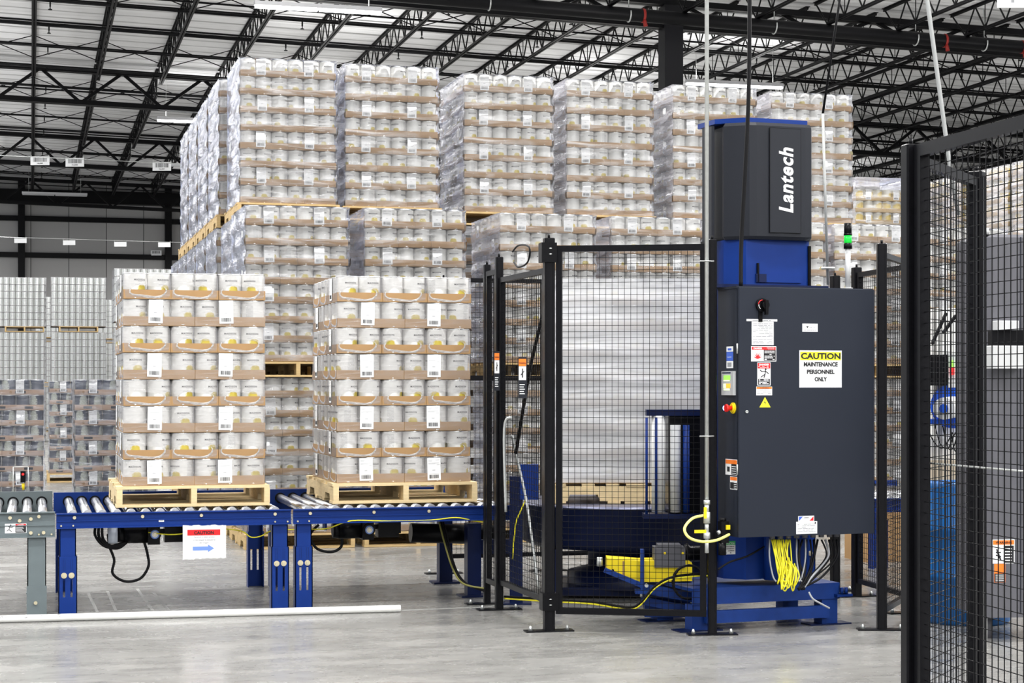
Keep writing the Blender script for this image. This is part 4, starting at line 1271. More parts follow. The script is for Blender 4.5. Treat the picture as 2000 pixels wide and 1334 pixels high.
# rotary disconnect switch
x, z = FC.f(1487, 596)
b = MB(M_BLACK, M_RED, M_WHITE); b.tube([(x, 0, z), (x, -.018, z)], .040, 24, M_BLACK)
b.tube(arc_pts((x, -.0185, z), .030, 95, 170, 8), .003, 5, M_RED); b.tube(arc_pts((x, -.0185, z), .027, 175, 235, 6), .002, 5, M_WHITE)
b.build('switch_base', cab)
b = MB(M_BLACK); b.tube([(x + .012, -.018, z + .0), (x + .012, -.042, z)], .022, 14); b.loft([[(x + .012 + dx, -.03, z + dz) for dx, dz in ((-.014, .03), (.014, .03), (.011, -.06), (-.008, -.06))], [(x + .012 + dx * .8, -.05, z + dz * .96) for dx, dz in ((-.014, .03), (.014, .03), (.011, -.06), (-.008, -.06))]])
b.box(x - .02, x + .005, -.006, 0, z - .10, z - .03); b.build('switch_handle', cab)

def plate(px0, py0, px1, py1):
    x0, z1 = FC.f(px0, py0); x1, z0 = FC.f(px1, py1)
    return x0, z0, x1 - x0, z1 - z0
def lines(b, x, z, w_, h, n, m, y=-.0016, seed=1, th=.35):
    r = random.Random(seed)
    for k in range(n):
        zz = z + h * (k + .3) / n; xx = x
        while xx < x + w_ * .97:
            ww = w_ * r.uniform(.08, .3); ww = min(ww, x + w_ - xx)
            if r.random() < .8: b.rect(xx, zz, ww, h / n * th, m, y, .0002)
            xx += ww + w_ * .03
# header strip and data plate
x, z, w_, h_ = plate(1458, 623, 1518, 628); b = MB(M_WHITE); b.rect(x, z, w_, h_, M_WHITE); lines(b, x + .02, z, w_ * .7, h_, 1, M_GREYINK); b.build('strip_sticker', cab)
x, z, w_, h_ = plate(1468, 628, 1511, 674); b = MB(M_WHITE, M_GREYINK); b.rect(x, z, w_, h_, M_WHITE); lines(b, x + .008, z + .008, w_ - .016, h_ - .016, 13, M_GREYINK, seed=3); b.build('data_plate', cab)
# explosion danger sticker
x, z, w_, h_ = plate(1467, 676, 1516, 706); b = MB(M_WHITE, M_RED, M_INK)
b.rect(x, z, w_, h_, M_WHITE); e = .004
b.rect(x + e, z + h_ * .76, w_ - 2*e, h_ * .2, M_RED, -.0008, .0003); b.text('DANGER', x + w_ * .26, z + h_ * .80, h_ * .12, M_WHITE, -.0016, w=w_ * .34, bold=.04)
b.rect(x + w_ * .5, z + e, w_ * .5 - e, h_ * .72, M_INK, -.0008, .0003); lines(b, x + w_ * .53, z + .006, w_ * .4, h_ * .66, 6, M_WHITE, seed=5, th=.5)
lines(b, x + w_ * .56, z + h_ * .79, w_ * .36, h_ * .13, 2, M_WHITE, seed=6)
cx_, cz_ = x + w_ * .26, z + h_ * .2; pts = []
for k in range(15):
    a = math.pi * k / 14; rr = (.042 if k % 2 else .018) * (1.0 if k % 4 else .8); pts.append((cx_ + rr * math.cos(a) * .72, -.0012, cz_ + rr * math.sin(a) * 1.05))
for k in range(len(pts) - 1): b.add([(cx_, -.0012, cz_ - .004), pts[k], pts[k + 1]], [(0, 1, 2)], M_RED)
b.build('danger_sticker', cab)
# shock danger sticker
x, z, w_, h_ = plate(1479, 708, 1505, 753); b = MB(M_WHITE, M_RED, M_INK); b.rect(x, z, w_, h_, M_WHITE)
b.rect(x + .002, z + h_ * .74, w_ - .004, h_ * .24, M_RED, -.0008, .0003); b.text('DANGER', x + w_ / 2, z + h_ * .87, h_ * .075, M_WHITE, -.0016, w=w_ * .75, bold=.04); lines(b, x + .006, z + h_ * .76, w_ * .8, h_ * .09, 2, M_WHITE, seed=8)
b.rect(x + .005, z + h_ * .03, w_ - .01, h_ * .26, M_INK, -.0008, .0003); lines(b, x + .01, z + h_ * .05, w_ * .75, h_ * .22, 4, M_WHITE, seed=9, th=.5)
q = lambda a, c: (x + w_ * a, -.0014, z + h_ * c)
for s_, e_ in (((.62, .68), (.58, .5)), ((.62, .62), (.85, .52)), ((.62, .62), (.35, .6)), ((.35, .6), (.2, .68)), ((.58, .5), (.25, .36)), ((.58, .5), (.5, .34))): b.tube([q(*s_), q(*e_)], .0026, 5, M_INK)
b.tube([(x + w_ * .62, -.0025, z + h_ * .70), (x + w_ * .62, -.0008, z + h_ * .70)], .006, 8, M_INK); b.build('danger_sticker', cab)
x, z, w_, h_ = plate(1477, 755, 1508, 772); b = MB(M_WHITE, M_ORANGE, M_INK); b.rect(x, z, w_, h_, M_WHITE); b.rect(x + .002, z + h_ * .72, w_ - .004, h_ * .24, M_ORANGE, -.0008, .0003); b.text('WARNING', x + w_/2, z + h_ * .77, h_ * .14, M_INK, -.0016, w=w_ * .6); lines(b, x + .005, z + .006, w_ * .88, h_ * .6, 3, M_GREYINK, seed=10, th=.25); b.build('warning_sticker', cab)
# yellow triangle
(xa, za), (xb, zb_), (xt, zt_) = FC.f(1481, 797), FC.f(1507, 797), FC.f(1494, 773)
b = MB(M_INK, M_YELLOW); b.add([(xa, -.0006, za), (xb, -.0006, za), (xt, -.0006, zt_)], [(0, 1, 2)], M_INK)
i = .007; b.add([(xa + i, -.001, za + i * .55), (xb - i, -.001, za + i * .55), (xt, -.001, zt_ - i * 1.1)], [(0, 1, 2)], M_SIGNY)
b.add([(xt + dx, -.0014, za + dz) for dx, dz in ((.003, .052), (-.007, .030), (.000, .031), (-.002, .014), (.006, .034), (-.001, .034))], [(0, 1, 2, 5), (2, 3, 4, 5)], M_INK); b.build('shock_triangle', cab)
# small white company plate and the caution sign
x, z, w_, h_ = plate(1567, 632, 1597, 648); b = MB(M_WHITE, M_GREYINK, M_GREEN); b.rect(x, z, w_, h_, M_WHITE); lines(b, x + .01, z + .004, w_ * .8, h_ * .25, 1, M_GREYINK, seed=11); lines(b, x + .01, z + h_ * .8, w_ * .8, h_ * .15, 1, M_GREYINK, seed=12)
b.add([(x + w_ * a, -.001, z + h_ * c) for a, c in ((.24, .68), (.42, .68), (.33, .42))], [(2, 1, 0)], M_INK); lines(b, x + w_ * .46, z + h_ * .47, w_ * .34, h_ * .16, 1, M_GREYINK, seed=33); b.build('small_plate', cab)
x, z, w_, h_ = plate(1561, 684, 1644, 757); b = MB(mat('clear_laminate', (.62, .63, .66), .2), M_WHITE, M_SIGNY, M_INK)
b.rect(x, z, w_, h_); b.rect(x + .005, z + .005, w_ - .010, h_ - .012, M_WHITE, -.0006, .0004)
b.rect(x + .006, z + h_ * .735, w_ - .012, h_ * .225, M_SIGNY, -.001, .0004)
b.text('CAUTION', x + w_/2, z + h_ * .765, h_ * .165, M_INK, -.0020, w=w_ * .93, bold=.035)
b.text('MAINTENANCE', x + w_/2, z + h_ * .565, h_ * .12, M_INK, -.0014, w=w_ * .80, bold=.045)
b.text('PERSONNEL', x + w_/2, z + h_ * .365, h_ * .12, M_INK, -.0014, w=w_ * .65, bold=.045)
b.text('ONLY', x + w_/2, z + h_ * .165, h_ * .12, M_INK, -.0014, w=w_ * .29, bold=.045); b.build('caution_sign', cab)
x, z, w_, h_ = plate(1559, 1008, 1590, 1018); b = MB(M_WHITE, M_BPRINT, M_RED); b.rect(x, z, w_, h_, M_WHITE); b.add([(x + w_ * a, -.001, z + h_ * c) for a, c in ((.04, .1), (.3, .9), (.04, .9))], [(0, 1, 2)], M_BPRINT); b.add([(x + w_ * a, -.001, z + h_ * c) for a, c in ((.7, .1), (.96, .1), (.96, .9))], [(0, 1, 2)], M_RED); b.text('Lantech', x + w_ * .5, z + h_ * .6, h_ * .22, M_INK, -.001); b.build('small_plate', cab)
x, z, w_, h_ = plate(1555, 1019, 1596, 1042); b = MB(M_WHITE, M_GREYINK, M_INK); b.rect(x, z, w_, h_, M_WHITE); lines(b, x + .008, z + .01, w_ * .86, h_ * .7, 6, M_GREYINK, seed=15); b.rect(x + w_ * .88, z + h_ * .8, w_ * .06, h_ * .13, M_INK, -.0008, .0003); b.build('data_plate', cab)
# things on the west side face; the T matrix turns the XZ plane to face -X
TS = Matrix.Rotation(-math.pi / 2, 4, 'Z')
def sp(px0, py0, px1, py1):
    y0, z1 = FC.side(px0, py0); y1, z0 = FC.side(px1, py1); return -y0, z0, y0 - y1, z1 - z0
x, z, w_, h_ = sp(1413.5, 725, 1437, 772); b = MB(M_LTGREY, M_NAVY); b.box(x, x + w_, -.016, 0, z, z + h_, T=TS); b.rect(x + w_ * .08, z + h_ * .90, w_ * .7, h_ * .05, M_NAVY, -.0165, .0005, T=TS); b.build('operator_panel', cab)
b = MB(M_SCR, M_SCRG, M_SCRO)
b.rect(x + w_ * .2, z + h_ * .62, w_ * .55, h_ * .2, M_SCRG, -.0165, .0008, T=TS); b.rect(x + w_ * .2, z + h_ * .58, w_ * .5, h_ * .05, M_SCR, -.0166, .0012, T=TS); b.rect(x + w_ * .18, z + h_ * .3, w_ * .2, h_ * .18, M_SCR, -.0165, .0008, T=TS); b.rect(x + w_ * .42, z + h_ * .3, w_ * .34, h_ * .18, M_SCRO, -.0165, .0008, T=TS); b.rect(x + w_ * .2, z + h_ * .2, w_ * .5, h_ * .08, M_SCR, -.0165, .0008, T=TS); b.build('screen', cab)
x, z, w_, h_ = sp(1419, 677, 1432, 719); b = MB(M_WHITE, M_BPRINT, M_INK); b.rect(x, z + h_ * .76, w_, h_ * .24, M_WHITE, T=TS); b.rect(x, z + h_ * .34, w_, h_ * .41, M_BPRINT, T=TS); b.rect(x, z, w_, h_ * .33, M_WHITE, T=TS); b.rect(x + w_ * .2, z + h_ * .82, w_ * .55, h_ * .1, M_BPRINT, -.0008, .0003, T=TS); b.rect(x + w_ * .15, z + h_ * .06, w_ * .6, h_ * .2, M_GREYINK, -.0008, .0003, T=TS); b.rect(x + w_ * .15, z + h_ * .5, w_ * .6, h_ * .02, M_WHITE, -.0008, .0003, T=TS); b.build('blue_sticker', cab)
y_, z = FC.side(1433, 797)
b = MB(M_YELLOW); b.tube([(0, y_, z), (-.008, y_, z)], .034, 20); b.tube([(-.008, y_, z), (-.016, y_, z)], .026, 20); b.build('stop_button_ring', cab)
b = MB(M_REDP); b.tube([(-.016, y_, z), (-.03, y_, z), (-.045, y_, z), (-.055, y_, z)], [.014, .014, .024, .022], 16); b.build('stop_button', cab)
y_, z = FC.side(1416, 797); b = MB(M_BLED); b.tube([(0, y_, z), (-.008, y_, z)], .014, 12); b.build('blue_indicator', cab)
for (p_, nm) in (((1417, 896, 1440, 929), 'warning_sticker'), ((1426, 930, 1440, 957), 'warning_sticker')):
    x, z, w_, h_ = sp(*p_); b = MB(M_WHITE, M_ORANGE, M_INK); b.rect(x, z, w_, h_, M_WHITE, T=TS); b.rect(x + .003, z + h_ * .7, w_ - .006, h_ * .26, M_ORANGE, -.0008, .0003, T=TS)
    if w_ > .13: b.rect(x + w_ * .5, z + .004, w_ * .5 - .004, h_ * .66, M_INK, -.0008, .0003, T=TS); b.rect(x + w_ * .15, z + h_ * .2, w_ * .22, h_ * .32, M_INK, -.0008, .0003, T=TS)
    else: b.rect(x + .003, z + .004, w_ - .006, h_ * .5, M_INK, -.0008, .0003, T=TS)
    for q_ in range(4): b.rect(x + w_ * .55, z + h_ * (.1 + .14 * q_), w_ * .35, h_ * .05, M_WHITE, -.0012, .0003, T=TS)
    b.build(nm, cab)
# signal beacon on top of the cabinet
x, z = FC.f(1656, 555, .12)
bt_ = thing('signal_beacon', 'slim signal beacon with green segment on a pale pole above the cabinet', 'beacon', (0, 0, 0))
M4 = Matrix.Translation((FC.loc[0], FC.loc[1], 0)) @ Matrix.Rotation(FC.rot, 4, 'Z')
bt_.location = M4 @ Vector((x, .12, CZ1 - .0)); zb0 = CZ1
zl = lambda py: FC.f(1656, py, .12)[1] - zb0
b = MB(M_LTGREY); b.cyl((0, 0), .0165, 0, zl(485), 16); b.cyl((0, 0), .03, 0, .008, 16); b.build('pole', bt_)
b = MB(M_BLACK); b.cyl((0, 0), .026, zl(486), zl(475), 18); b.cyl((0, 0), .0235, zl(459), zl(436), 18); b.cyl((0, 0), .026, zl(460), zl(456), 18); b.build('cap', bt_)
b = MB(M_GDIM); b.cyl((0, 0), .0235, zl(475), zl(459), 18); b.build('green_lens', bt_)

# ---- mast
FM = Fr(1404, 10.98)
mast = thing('wrapper_mast', 'tall blue mast with rounded charcoal cover and white maker name on its side', 'stretch wrapper', (FM.loc[0], FM.loc[1], 0), FM.rot)
X = lambda px, y=0.0: FM.f(px, 700, y)[0]
Z = lambda py, y=0.0: FM.f(1500, py, y)[1]
zt, zb2 = Z(240), Z(468)
yF = 0.0
def cover_ring(z, g=0.0):
    pts = [(X(1411, .15) - g, .15), (X(1413, .11) - g, .11), (X(1464), .0 - g), (X(1476), -.012 - g), (X(1520), -.024 - g), (X(1570), -.02 - g), (X(1583) + g, -.008), (X(1589) + g, .025), (X(1589) + g, .36), (X(1411, .15) - g, .36)]
    return [(a, c, z) for a, c in pts]
rings = [cover_ring(zb2, -.012), cover_ring(zb2 + .02), cover_ring(zt - .02), cover_ring(zt, -.012)]
b = MB(M_CABD, M_CAB); b.loft(rings)
b.box(X(1391, .2), X(1411) + .01, .17, .30, Z(468), Z(244)); b.build('cover', mast)
b = MB(M_CAB, M_BLACK); x0, x1 = X(1499), X(1560); yy_ = -.0275
b.rect(x0, Z(455), x1 - x0, Z(250) - Z(455), M_BLACK, yy_ + .0015, .003); b.rect(x0 + .003, Z(455) + .003, x1 - x0 - .006, Z(250) - Z(455) - .006, M_CABD, yy_, .0022)
b.build('cover_panel', mast)
# maker name, reading upwards: text laid along +Z, tops towards -X
TT = Matrix.Translation((X(1545), yy_ - .0026, Z(415))) @ Matrix.Rotation(-math.pi / 2, 4, 'Y')
Lz = Z(290) - Z(415); hx = X(1545) - X(1517)
b = MB(mat('white_lettering', (.85, .86, .87), .4)); b.text('Lantech', 0, 0, hx, None, 0, 'l', w=Lz, bold=.030, spacing=1.12, shear=.18, T=TT); b.build('maker_name', mast)
b = MB(M_BLUE); b.loft([[(X(1396, .16), .16, z), (X(1462), .02, z), (X(1580), .02, z), (X(1580), .4, z), (X(1396, .16), .4, z)] for z in (zt, zt + .03)]); b.build('top_cap', mast)
b = MB(M_BLUE, M_BLACK)
b.loft([[(X(1413, .14), .14, z), (X(1457, .03), .03, z), (X(1580), .03, z), (X(1586), .04, z), (X(1586), .32, z), (X(1413, .14), .32, z)] for z in (.30, zb2)])
b.box(X(1583), X(1588), .025, .06, CZ1, zb2 - .03, M_BLACK)
b.rect(X(1487), Z(551), X(1568) - X(1487), Z(535) - Z(551), M_BLUE, .03, .012); b.rect(X(1482), Z(551), .012, Z(514) - Z(551), M_BLACK, .03, .014); b.rect(X(1480), Z(551), .07, Z(535) - Z(551), M_NAVY, .03, .014)
b.build('column', mast)
b = MB(M_BLUE); b.tube([(X(1505), -.02, .30), (X(1505), -.02, CZ0)], .05, 20); b.build('column_pipe', mast)
b = MB(M_BLACK); b.box(X(1391, .2), X(1411), .2, .30, .3, zb2); b.build('lift_track', mast)
# base frame
zp = 0.262
b = MB(M_BLUE_BASE); b.box(X(1352), X(1352) + 1.02, -.01, .62, zp - .02, zp); b.box(X(1352), X(1352) + 1.02, -.01, .005, zp - .10, zp - .02); b.box(X(1352) + 1.005, X(1352) + 1.02, -.01, .62, zp - .10, zp - .02); b.build('base_plate', mast)
b = MB(M_BLUE_BASE); b.box(X(1352) + .08, X(1352) + .93, -.04, .0, .05, .125); b.build('lower_beam', mast)
for xx in (X(1352), X(1352) + .90):
    for yy_2 in (.0, .5):
        b = MB(M_BLUE_BASE); b.box(xx, xx + .11, yy_2, yy_2 + .1, .008, zp - .1); b.build('foot_leg', mast)
        b = MB(M_NAVY); b.box(xx - .09, xx + .2, yy_2 - .02, yy_2 + .11, 0, .008); b.build('foot_plate', mast)
for xx in (X(1352) + 1.06, X(1352) + 1.03):
    b = MB(M_BLUE); b.tube([(xx, -.02, zp - .07), (xx, -.02, zp - .03)], .012, 8); b.box(xx - .05, xx + .03, -.05, .02, zp - .085, zp - .07); b.build('levelling_bolt', mast)
b = MB(M_GREEN, M_WHITE); x0 = X(1416); b.rect(x0, Z(1081), .085, Z(1055) - Z(1081), M_WHITE, .028, .001)
b.rect(x0, Z(1063), .085, Z(1055) - Z(1063), M_GREEN, .027, .001); b.text('INSTRUCTION', x0 + .042, Z(1062), .013, M_WHITE, .0255, w=.07); lines(b, x0 + .006, Z(1080), .07, Z(1064) - Z(1080), 4, M_INK, y=.0265, seed=20); b.build('instruction_sticker', mast)

# ---- cables spilling from the cabinet floor
cb = thing('cable_bundle', 'bundle of looping yellow and black cables hanging under the control cabinet', 'cables', (FC.loc[0], FC.loc[1], 0), FC.rot)
r = random.Random(12)
M_CGREY = mat('grey_cable', (.28, .29, .31), .5)
fx = lambda px, py, y=.12: (FC.f(px, py, y)[0], y, FC.f(px, py, y)[1])
glm = MB(M_MIDGREY); glm.tube([(0, 0, 0), (0, 0, -.03)], [.02, .016], 10); glm = glm.mesh('cable_gland')
for px in (1508, 1524, 1540, 1556, 1572, 1588, 1604, 1620, 1634):
    o = obj('cable_gland', glm, cb, (fx(px, 1050)[0], .12, CZ0 + .004))
for k in range(14):
    px = 1507 + 36 * (k / 13) + r.uniform(-1.5, 1.5); e = r.uniform(1518, 1550); bo = r.uniform(1132, 1157)
    a = fx(px, 1054, .12); m_ = fx((px + e) / 2 + r.uniform(-4, 4), 1108, .06 + r.uniform(-.02, .02)); bt2 = fx(e, bo, .03 + r.uniform(-.02, .02)); back = fx(e + r.uniform(3, 14), bo - r.uniform(12, 34), .02)
    b = MB(M_YCAB); b.tube(smooth_path([a, m_, bt2, back, fx(e + r.uniform(-2, 8), 1095 + r.uniform(-14, 14), .06)], 6), .0044, 6); b.build('yellow_cable', cb)
for k in range(11):
    px = 1560 + 74 * (k / 10); a = fx(px, 1054, .12); m_ = fx(px + r.uniform(-6, 6) + (4 if k > 5 else -2), 1088 + r.uniform(-4, 4), .08); l = fx(1600 - 3.5 * (10 - k) + r.uniform(-4, 4), 1126 + r.uniform(-4, 4), .03); e = fx(1562 + r.uniform(-6, 10), 1150 + r.uniform(-3, 3), .02)
    b = MB(M_RUB if k not in (7,) else M_CGREY); b.tube(smooth_path([a, m_, l, e], 7), .0075 if k % 3 else .0055, 6); b.build('black_cable' if k not in (7,) else 'grey_cable', cb)
for px, e in ((1503, 1516), (1556, 1566), (1573, 1560)):
    b = MB(M_CGREY); b.tube(smooth_path([fx(px, 1052), fx(px, 1090, .06), fx((px + e) / 2, 1125, .03), fx(e, 1136, .02)], 6), .005, 6); b.build('grey_cable', cb)
b = MB(M_RUB); b.tube(smooth_path([fx(1492, 1068, .2), fx(1460, 1086, .1), fx(1425, 1098, .05), fx(1403, 1112, .0)], 6), .006, 6); b.build('black_cable', cb)
b = MB(M_CGREY); b.tube(smooth_path([fx(1580, 1157, .0), fx(1588, 1170, -.04), fx(1605, 1180, -.06), fx(1620, 1188, -.06)], 6), .006, 6); b.build('grey_cable', cb)

# ---- air supply: drop pipe, valves, hose, regulator
AP = P(1380.5, 10.62)
ap = thing('air_drop_pipe', 'galvanised air pipe dropping from the roof to yellow-handled valves', 'pipe', (AP[0], AP[1], 0))
zA = lambda py: HZ(py, 10.62)
b = MB(M_GALV); b.tube([(0, 0, zA(976)), (0, 0, zr(AP[0], 10.9))], .0125, 12); b.build('pipe', ap)
b = MB(M_GALV)
for p0, p1, rr in ((1075 - 98, 985, .019), (985, 1000, .014), (1000, 1022, .02), (1022, 1040, .013), (1040, 1052, .02), (1052, 1080, .012)): b.tube([(0, 0, zA(p0)), (0, 0, zA(p1))], rr, 10)
b.build('pipe_fitting', ap)
b = MB(M_GALV)
for py in (510, 852): b.tube(arc_pts((0, 0, zA(py)), .02, 0, 360, 12, 'xy'), .004, 5, caps=False); b.tube([(-.045, 0, zA(py)), (.045, 0, zA(py))], .004, 5)
b.build('pipe_clamp', ap)
b = MB(M_YELLOW); b.box(-.028, -.012, -.03, -.022, zA(1012), zA(990)); b.build('valve_handle', ap)
b = MB(M_YELLOW); b.box(-.088, -.015, -.03, -.024, zA(1040), zA(1034)); b.build('valve_handle', ap)
hp = lambda px, py, zc: Vector(P(px, zc) + (HZ(py, zc),))
b = MB(M_HOSE); b.tube(smooth_path([hp(1373, 1007, 10.60), hp(1352, 1013, 10.52), hp(1337, 1032, 10.46), hp(1346, 1050, 10.44), hp(1372, 1058, 10.44), hp(1400, 1055, 10.46), hp(1424, 1044, 10.56)], 7), .0085, 10)
tag(b.build('air_hose'), 'curved pale yellow air hose looping from the valve to the regulator', 'hose')
rl = P(1412, 10.72)
rg = thing('air_regulator', 'black air regulator with yellow button mounted at the cabinet foot', 'regulator', (rl[0], rl[1], 0), FC.rot)
zq = lambda py: HZ(py, 10.72)
b = MB(M_BLACK); b.box(-.02, .03, -.02, .03, zq(1060), zq(1018)); b.tube([(-.005, 0, zq(1084)), (-.005, 0, zq(1060))], .024, 14); b.box(-.045, .0, -.015, .02, zq(1052), zq(1036)); b.tube([(.0, 0, zq(1018)), (.0, 0, zq(1012))], .02, 12); b.build('body', rg)
b = MB(M_YELLOW); b.box(.008, .034, -.03, -.02, zq(1034), zq(1025)); b.build('button', rg)
b = MB(M_GALV); b.tube([(-.03, -.02, zq(1038)), (-.045, -.02, zq(1040))], .012, 10); b.build('gauge', rg)

# ---- turntable with the load being wrapped
TC = P(1229, 13.0)
tt = thing('turntable', 'low navy turntable carrying the pallet load being wrapped', 'turntable', (TC[0], TC[1], 0), -TH)
b = MB(M_NAVY, M_LTGREY); b.lathe([(.0, .672), (.80, .672), (.815, .665), (.815, .655)], 64, mat('deck_steel', (.22, .23, .33), .3, .6)); b.lathe([(.815, .655), (.80, .650), (.80, .40), (.72, .36), (.0, .36)], 64, M_NAVY); b.build('deck', tt)
b = MB(M_NAVY); b.lathe([(.30, .36), (.30, .2), (.45, .16), (.45, .06)], 32); b.box(-.5, .5, -.4, .4, .02, .08); b.build('pedestal', tt)
for sx, sy in ((-.55, -.5), (.55, -.5), (-.55, .5), (.55, .5)):
    b = MB(M_NAVY); b.box(sx - .05, sx + .05, sy - .05, sy + .05, 0, .36); b.build('leg', tt)
LR = -TH + math.pi / 2
cR, sR = math.cos(LR), math.sin(LR); hx_, hy_ = 3 * PIT, 3.5 * PIT
WRAP_M = [load_film(41, M_WRAPMANY, M_WRAPMANY, amp=.7)]
wrapped_load(TC[0] - (hx_ * cR - hy_ * sR), TC[1] - (hx_ * sR + hy_ * cR), .674, 0, 'l', 'freshly wrapped white can load on the turntable behind the gate mesh', None, films=WRAP_M, pallet_wood=M_WOOD, labels=False, rotz=LR)

# ---- film carriage between the load and the mast
kx, ky = P(1262, 11.75)
cg = thing('film_carriage', 'film carriage with upright white film roll and blue rods beside the load', 'film carriage', (kx, ky, 0), -TH)
s_ = 11.75 / FPX; zk = lambda py: HZ(py, 11.75)
b = MB(M_WHITEP); b.tube([(.083, .02, zk(1000)), (.083, .02, zk(812))], .046, 20); b.build('film_roll', cg)
for xx in (0.0, .062):
    b = MB(M_BLUE); b.tube([(xx, -.04, zk(1003)), (xx, -.04, zk(815))], .009, 8); b.build('tension_rod', cg)
b = MB(M_NAVY); b.box(-.02, .42, -.05, .10, zk(1012), zk(1003)); b.build('lower_plate', cg); b = MB(M_NAVY); b.box(.0, .40, -.02, .10, zk(812), zk(800)); b.build('upper_plate', cg)
b = MB(M_BLACK); b.box(.15, .42, .0, .25, zk(1003), zk(812)); b.build('gear_housing', cg)
b = MB(M_LTGREY); b.tube([(.19, -.02, zk(1000)), (.19, -.02, zk(830))], .035, 14); b.build('pre_stretch_roller', cg)
b = MB(M_BLUE); b.tube([(.26, -.03, zk(1000)), (.26, -.03, zk(830))], .022, 14); b.build('guide_roller', cg)
b = MB(M_NAVY); b.box(.40, .56, .02, .12, zk(960), zk(880)); b.build('arm', cg)

# ---- yellow gear reducer under the turntable
gx, gy = P(1185, 11.25); zg = lambda py: HZ(py, 11.25); sg = 11.25 / FPX
gd = thing('gear_reducer', 'bright yellow drive housing with dark motor on the wrapper base', 'drive unit', (gx, gy, 0), -TH)
o_ = [(1186, 1091), (1250, 1096), (1345, 1094), (1352, 1100), (1352, 1135), (1255, 1137), (1215, 1130), (1186, 1118)]
b = MB(M_YELLOW, M_BLACK); b.loft([[((px - 1185) * sg, yv, zg(py)) for px, py in reversed(o_)] for yv in (.0, .22)]); b.box((1216 - 1185) * sg, (1219 - 1185) * sg, -.004, 0, zg(1128), zg(1096), M_KRAFTD)
for px, py in ((1197, 1114), (1200, 1120)): b.tube([((px - 1185) * sg, 0, zg(py)), ((px - 1185) * sg, -.008, zg(py))], .008, 8, M_BLACK)
b.build('housing', gd)
b = MB(M_MIDGREY, M_YELLOW); b.box((1278 - 1185) * sg, (1338 - 1185) * sg, -.02, .18, zg(1108), zg(1070)); b.box((1285 - 1185) * sg, (1330 - 1185) * sg, .0, .15, zg(1070), zg(1064))
for px in (1298, 1333): b.tube([((px - 1185) * sg, -.02, zg(1080)), ((px - 1185) * sg, -.024, zg(1080))], .008, 8, M_YELLOW)
b.build('gearbox', gd)
b = MB(M_BLACK); b.tube([((1338 - 1185) * sg, .06, zg(1083)), ((1345 - 1185) * sg, .06, zg(1083)), ((1350 - 1185) * sg, .06, zg(1083)), ((1385 - 1185) * sg, .06, zg(1083))], [.06, .065, .05, .05], 18); b.build('motor', gd)
b = MB(M_GALV); b.tube([((1172 - 1185) * sg, .05, zg(1107)), ((1172 - 1185) * sg, .05, zg(1090))], [.02, .018], 10); b.build('spring', gd)
# blue support arms reaching from the mast base under the turntable
sa = thing('support_arm', 'blue steel arm braced between mast base and turntable with bolted clevis', 'machine frame', (gx, gy, 0), -TH)
U = lambda px, py, y=0.0: ((px - 1185) * sg, y, zg(py))
b = MB(M_BLUE_BASE); b.bar(U(1180, 1112, -.03), U(1262, 1146, -.03), .03, .03); b.build('link_bar', sa)
b = MB(M_BLUE_BASE); b.box(*[(v - 1185) * sg for v in (1250, 1257)], -.05, .0, zg(1150), zg(1072)); b.box(*[(v - 1185) * sg for v in (1240, 1275)], -.06, .03, zg(1158), zg(1150)); b.build('clevis', sa)
b = MB(M_BLUE_BASE); b.bar(U(1262, 1150, .02), U(1352, 1166, .02), .09, .06); b.bar(U(1255, 1175, .1), U(1352, 1192, .05), .08, .05); b.build('arm', sa)
b = MB(M_GALV); b.tube([U(1261, 1141, -.06), U(1261, 1141, -.08)], .012, 8); b.tube([U(1252, 1165, -.03), U(1252, 1150, -.03)], .01, 8); b.build('bolt', sa)
b = MB(M_BLUE_BASE); b.box(*[(v - 1185) * sg for v in (1262, 1352)], .12, .2, .03, zg(1168)); b.build('floor_beam', sa)
# coiled black cable and the floor cable run
cc = MB(M_RUB)
for k in range(5):
    cx0, cz0 = 1344 + r.uniform(-3, 3), 1137 + r.uniform(-2, 2)
    pts = [hp(cx0 + 30 * math.cos(a) * (1 + .02 * k), cz0 + 33 * math.sin(a), 10.98 + .012 * k) for a in [2 * math.pi * i / 24 for i in range(25)]]
    cc.tube(pts, .0055, 6)
tag(cc.build('coiled_cable'), 'coil of black cable hanging behind the lower corner of the gate', 'cable')
for k, (m_, nm, lab) in enumerate(((M_RUB, 'floor_cable', 'black cable running along the floor under the turntable'), (M_YCAB, 'floor_cable', 'yellow cable running along the floor under the turntable and up the base'))):
    b = MB(m_); o1 = 4 * k
    pts = [hp(985, 1165 + o1, 12.0), hp(1030, 1168 + o1, 11.9), hp(1100, 1172 + o1, 11.6), hp(1160, 1176 + o1, 11.4), hp(1225, 1186 + o1, 11.05), hp(1250, 1178 + o1, 11.0), hp(1278, 1146 + o1, 11.0), hp(1310, 1128 + o1, 11.0), hp(1350, 1122 + o1, 11.0), hp(1392, 1120 + o1, 11.05)]
    for q_ in pts: q_.z = max(q_.z, .01)
    b.tube(smooth_path(pts, 6), .008 - .002 * k, 6); tag(b.build(nm), lab, 'cable')

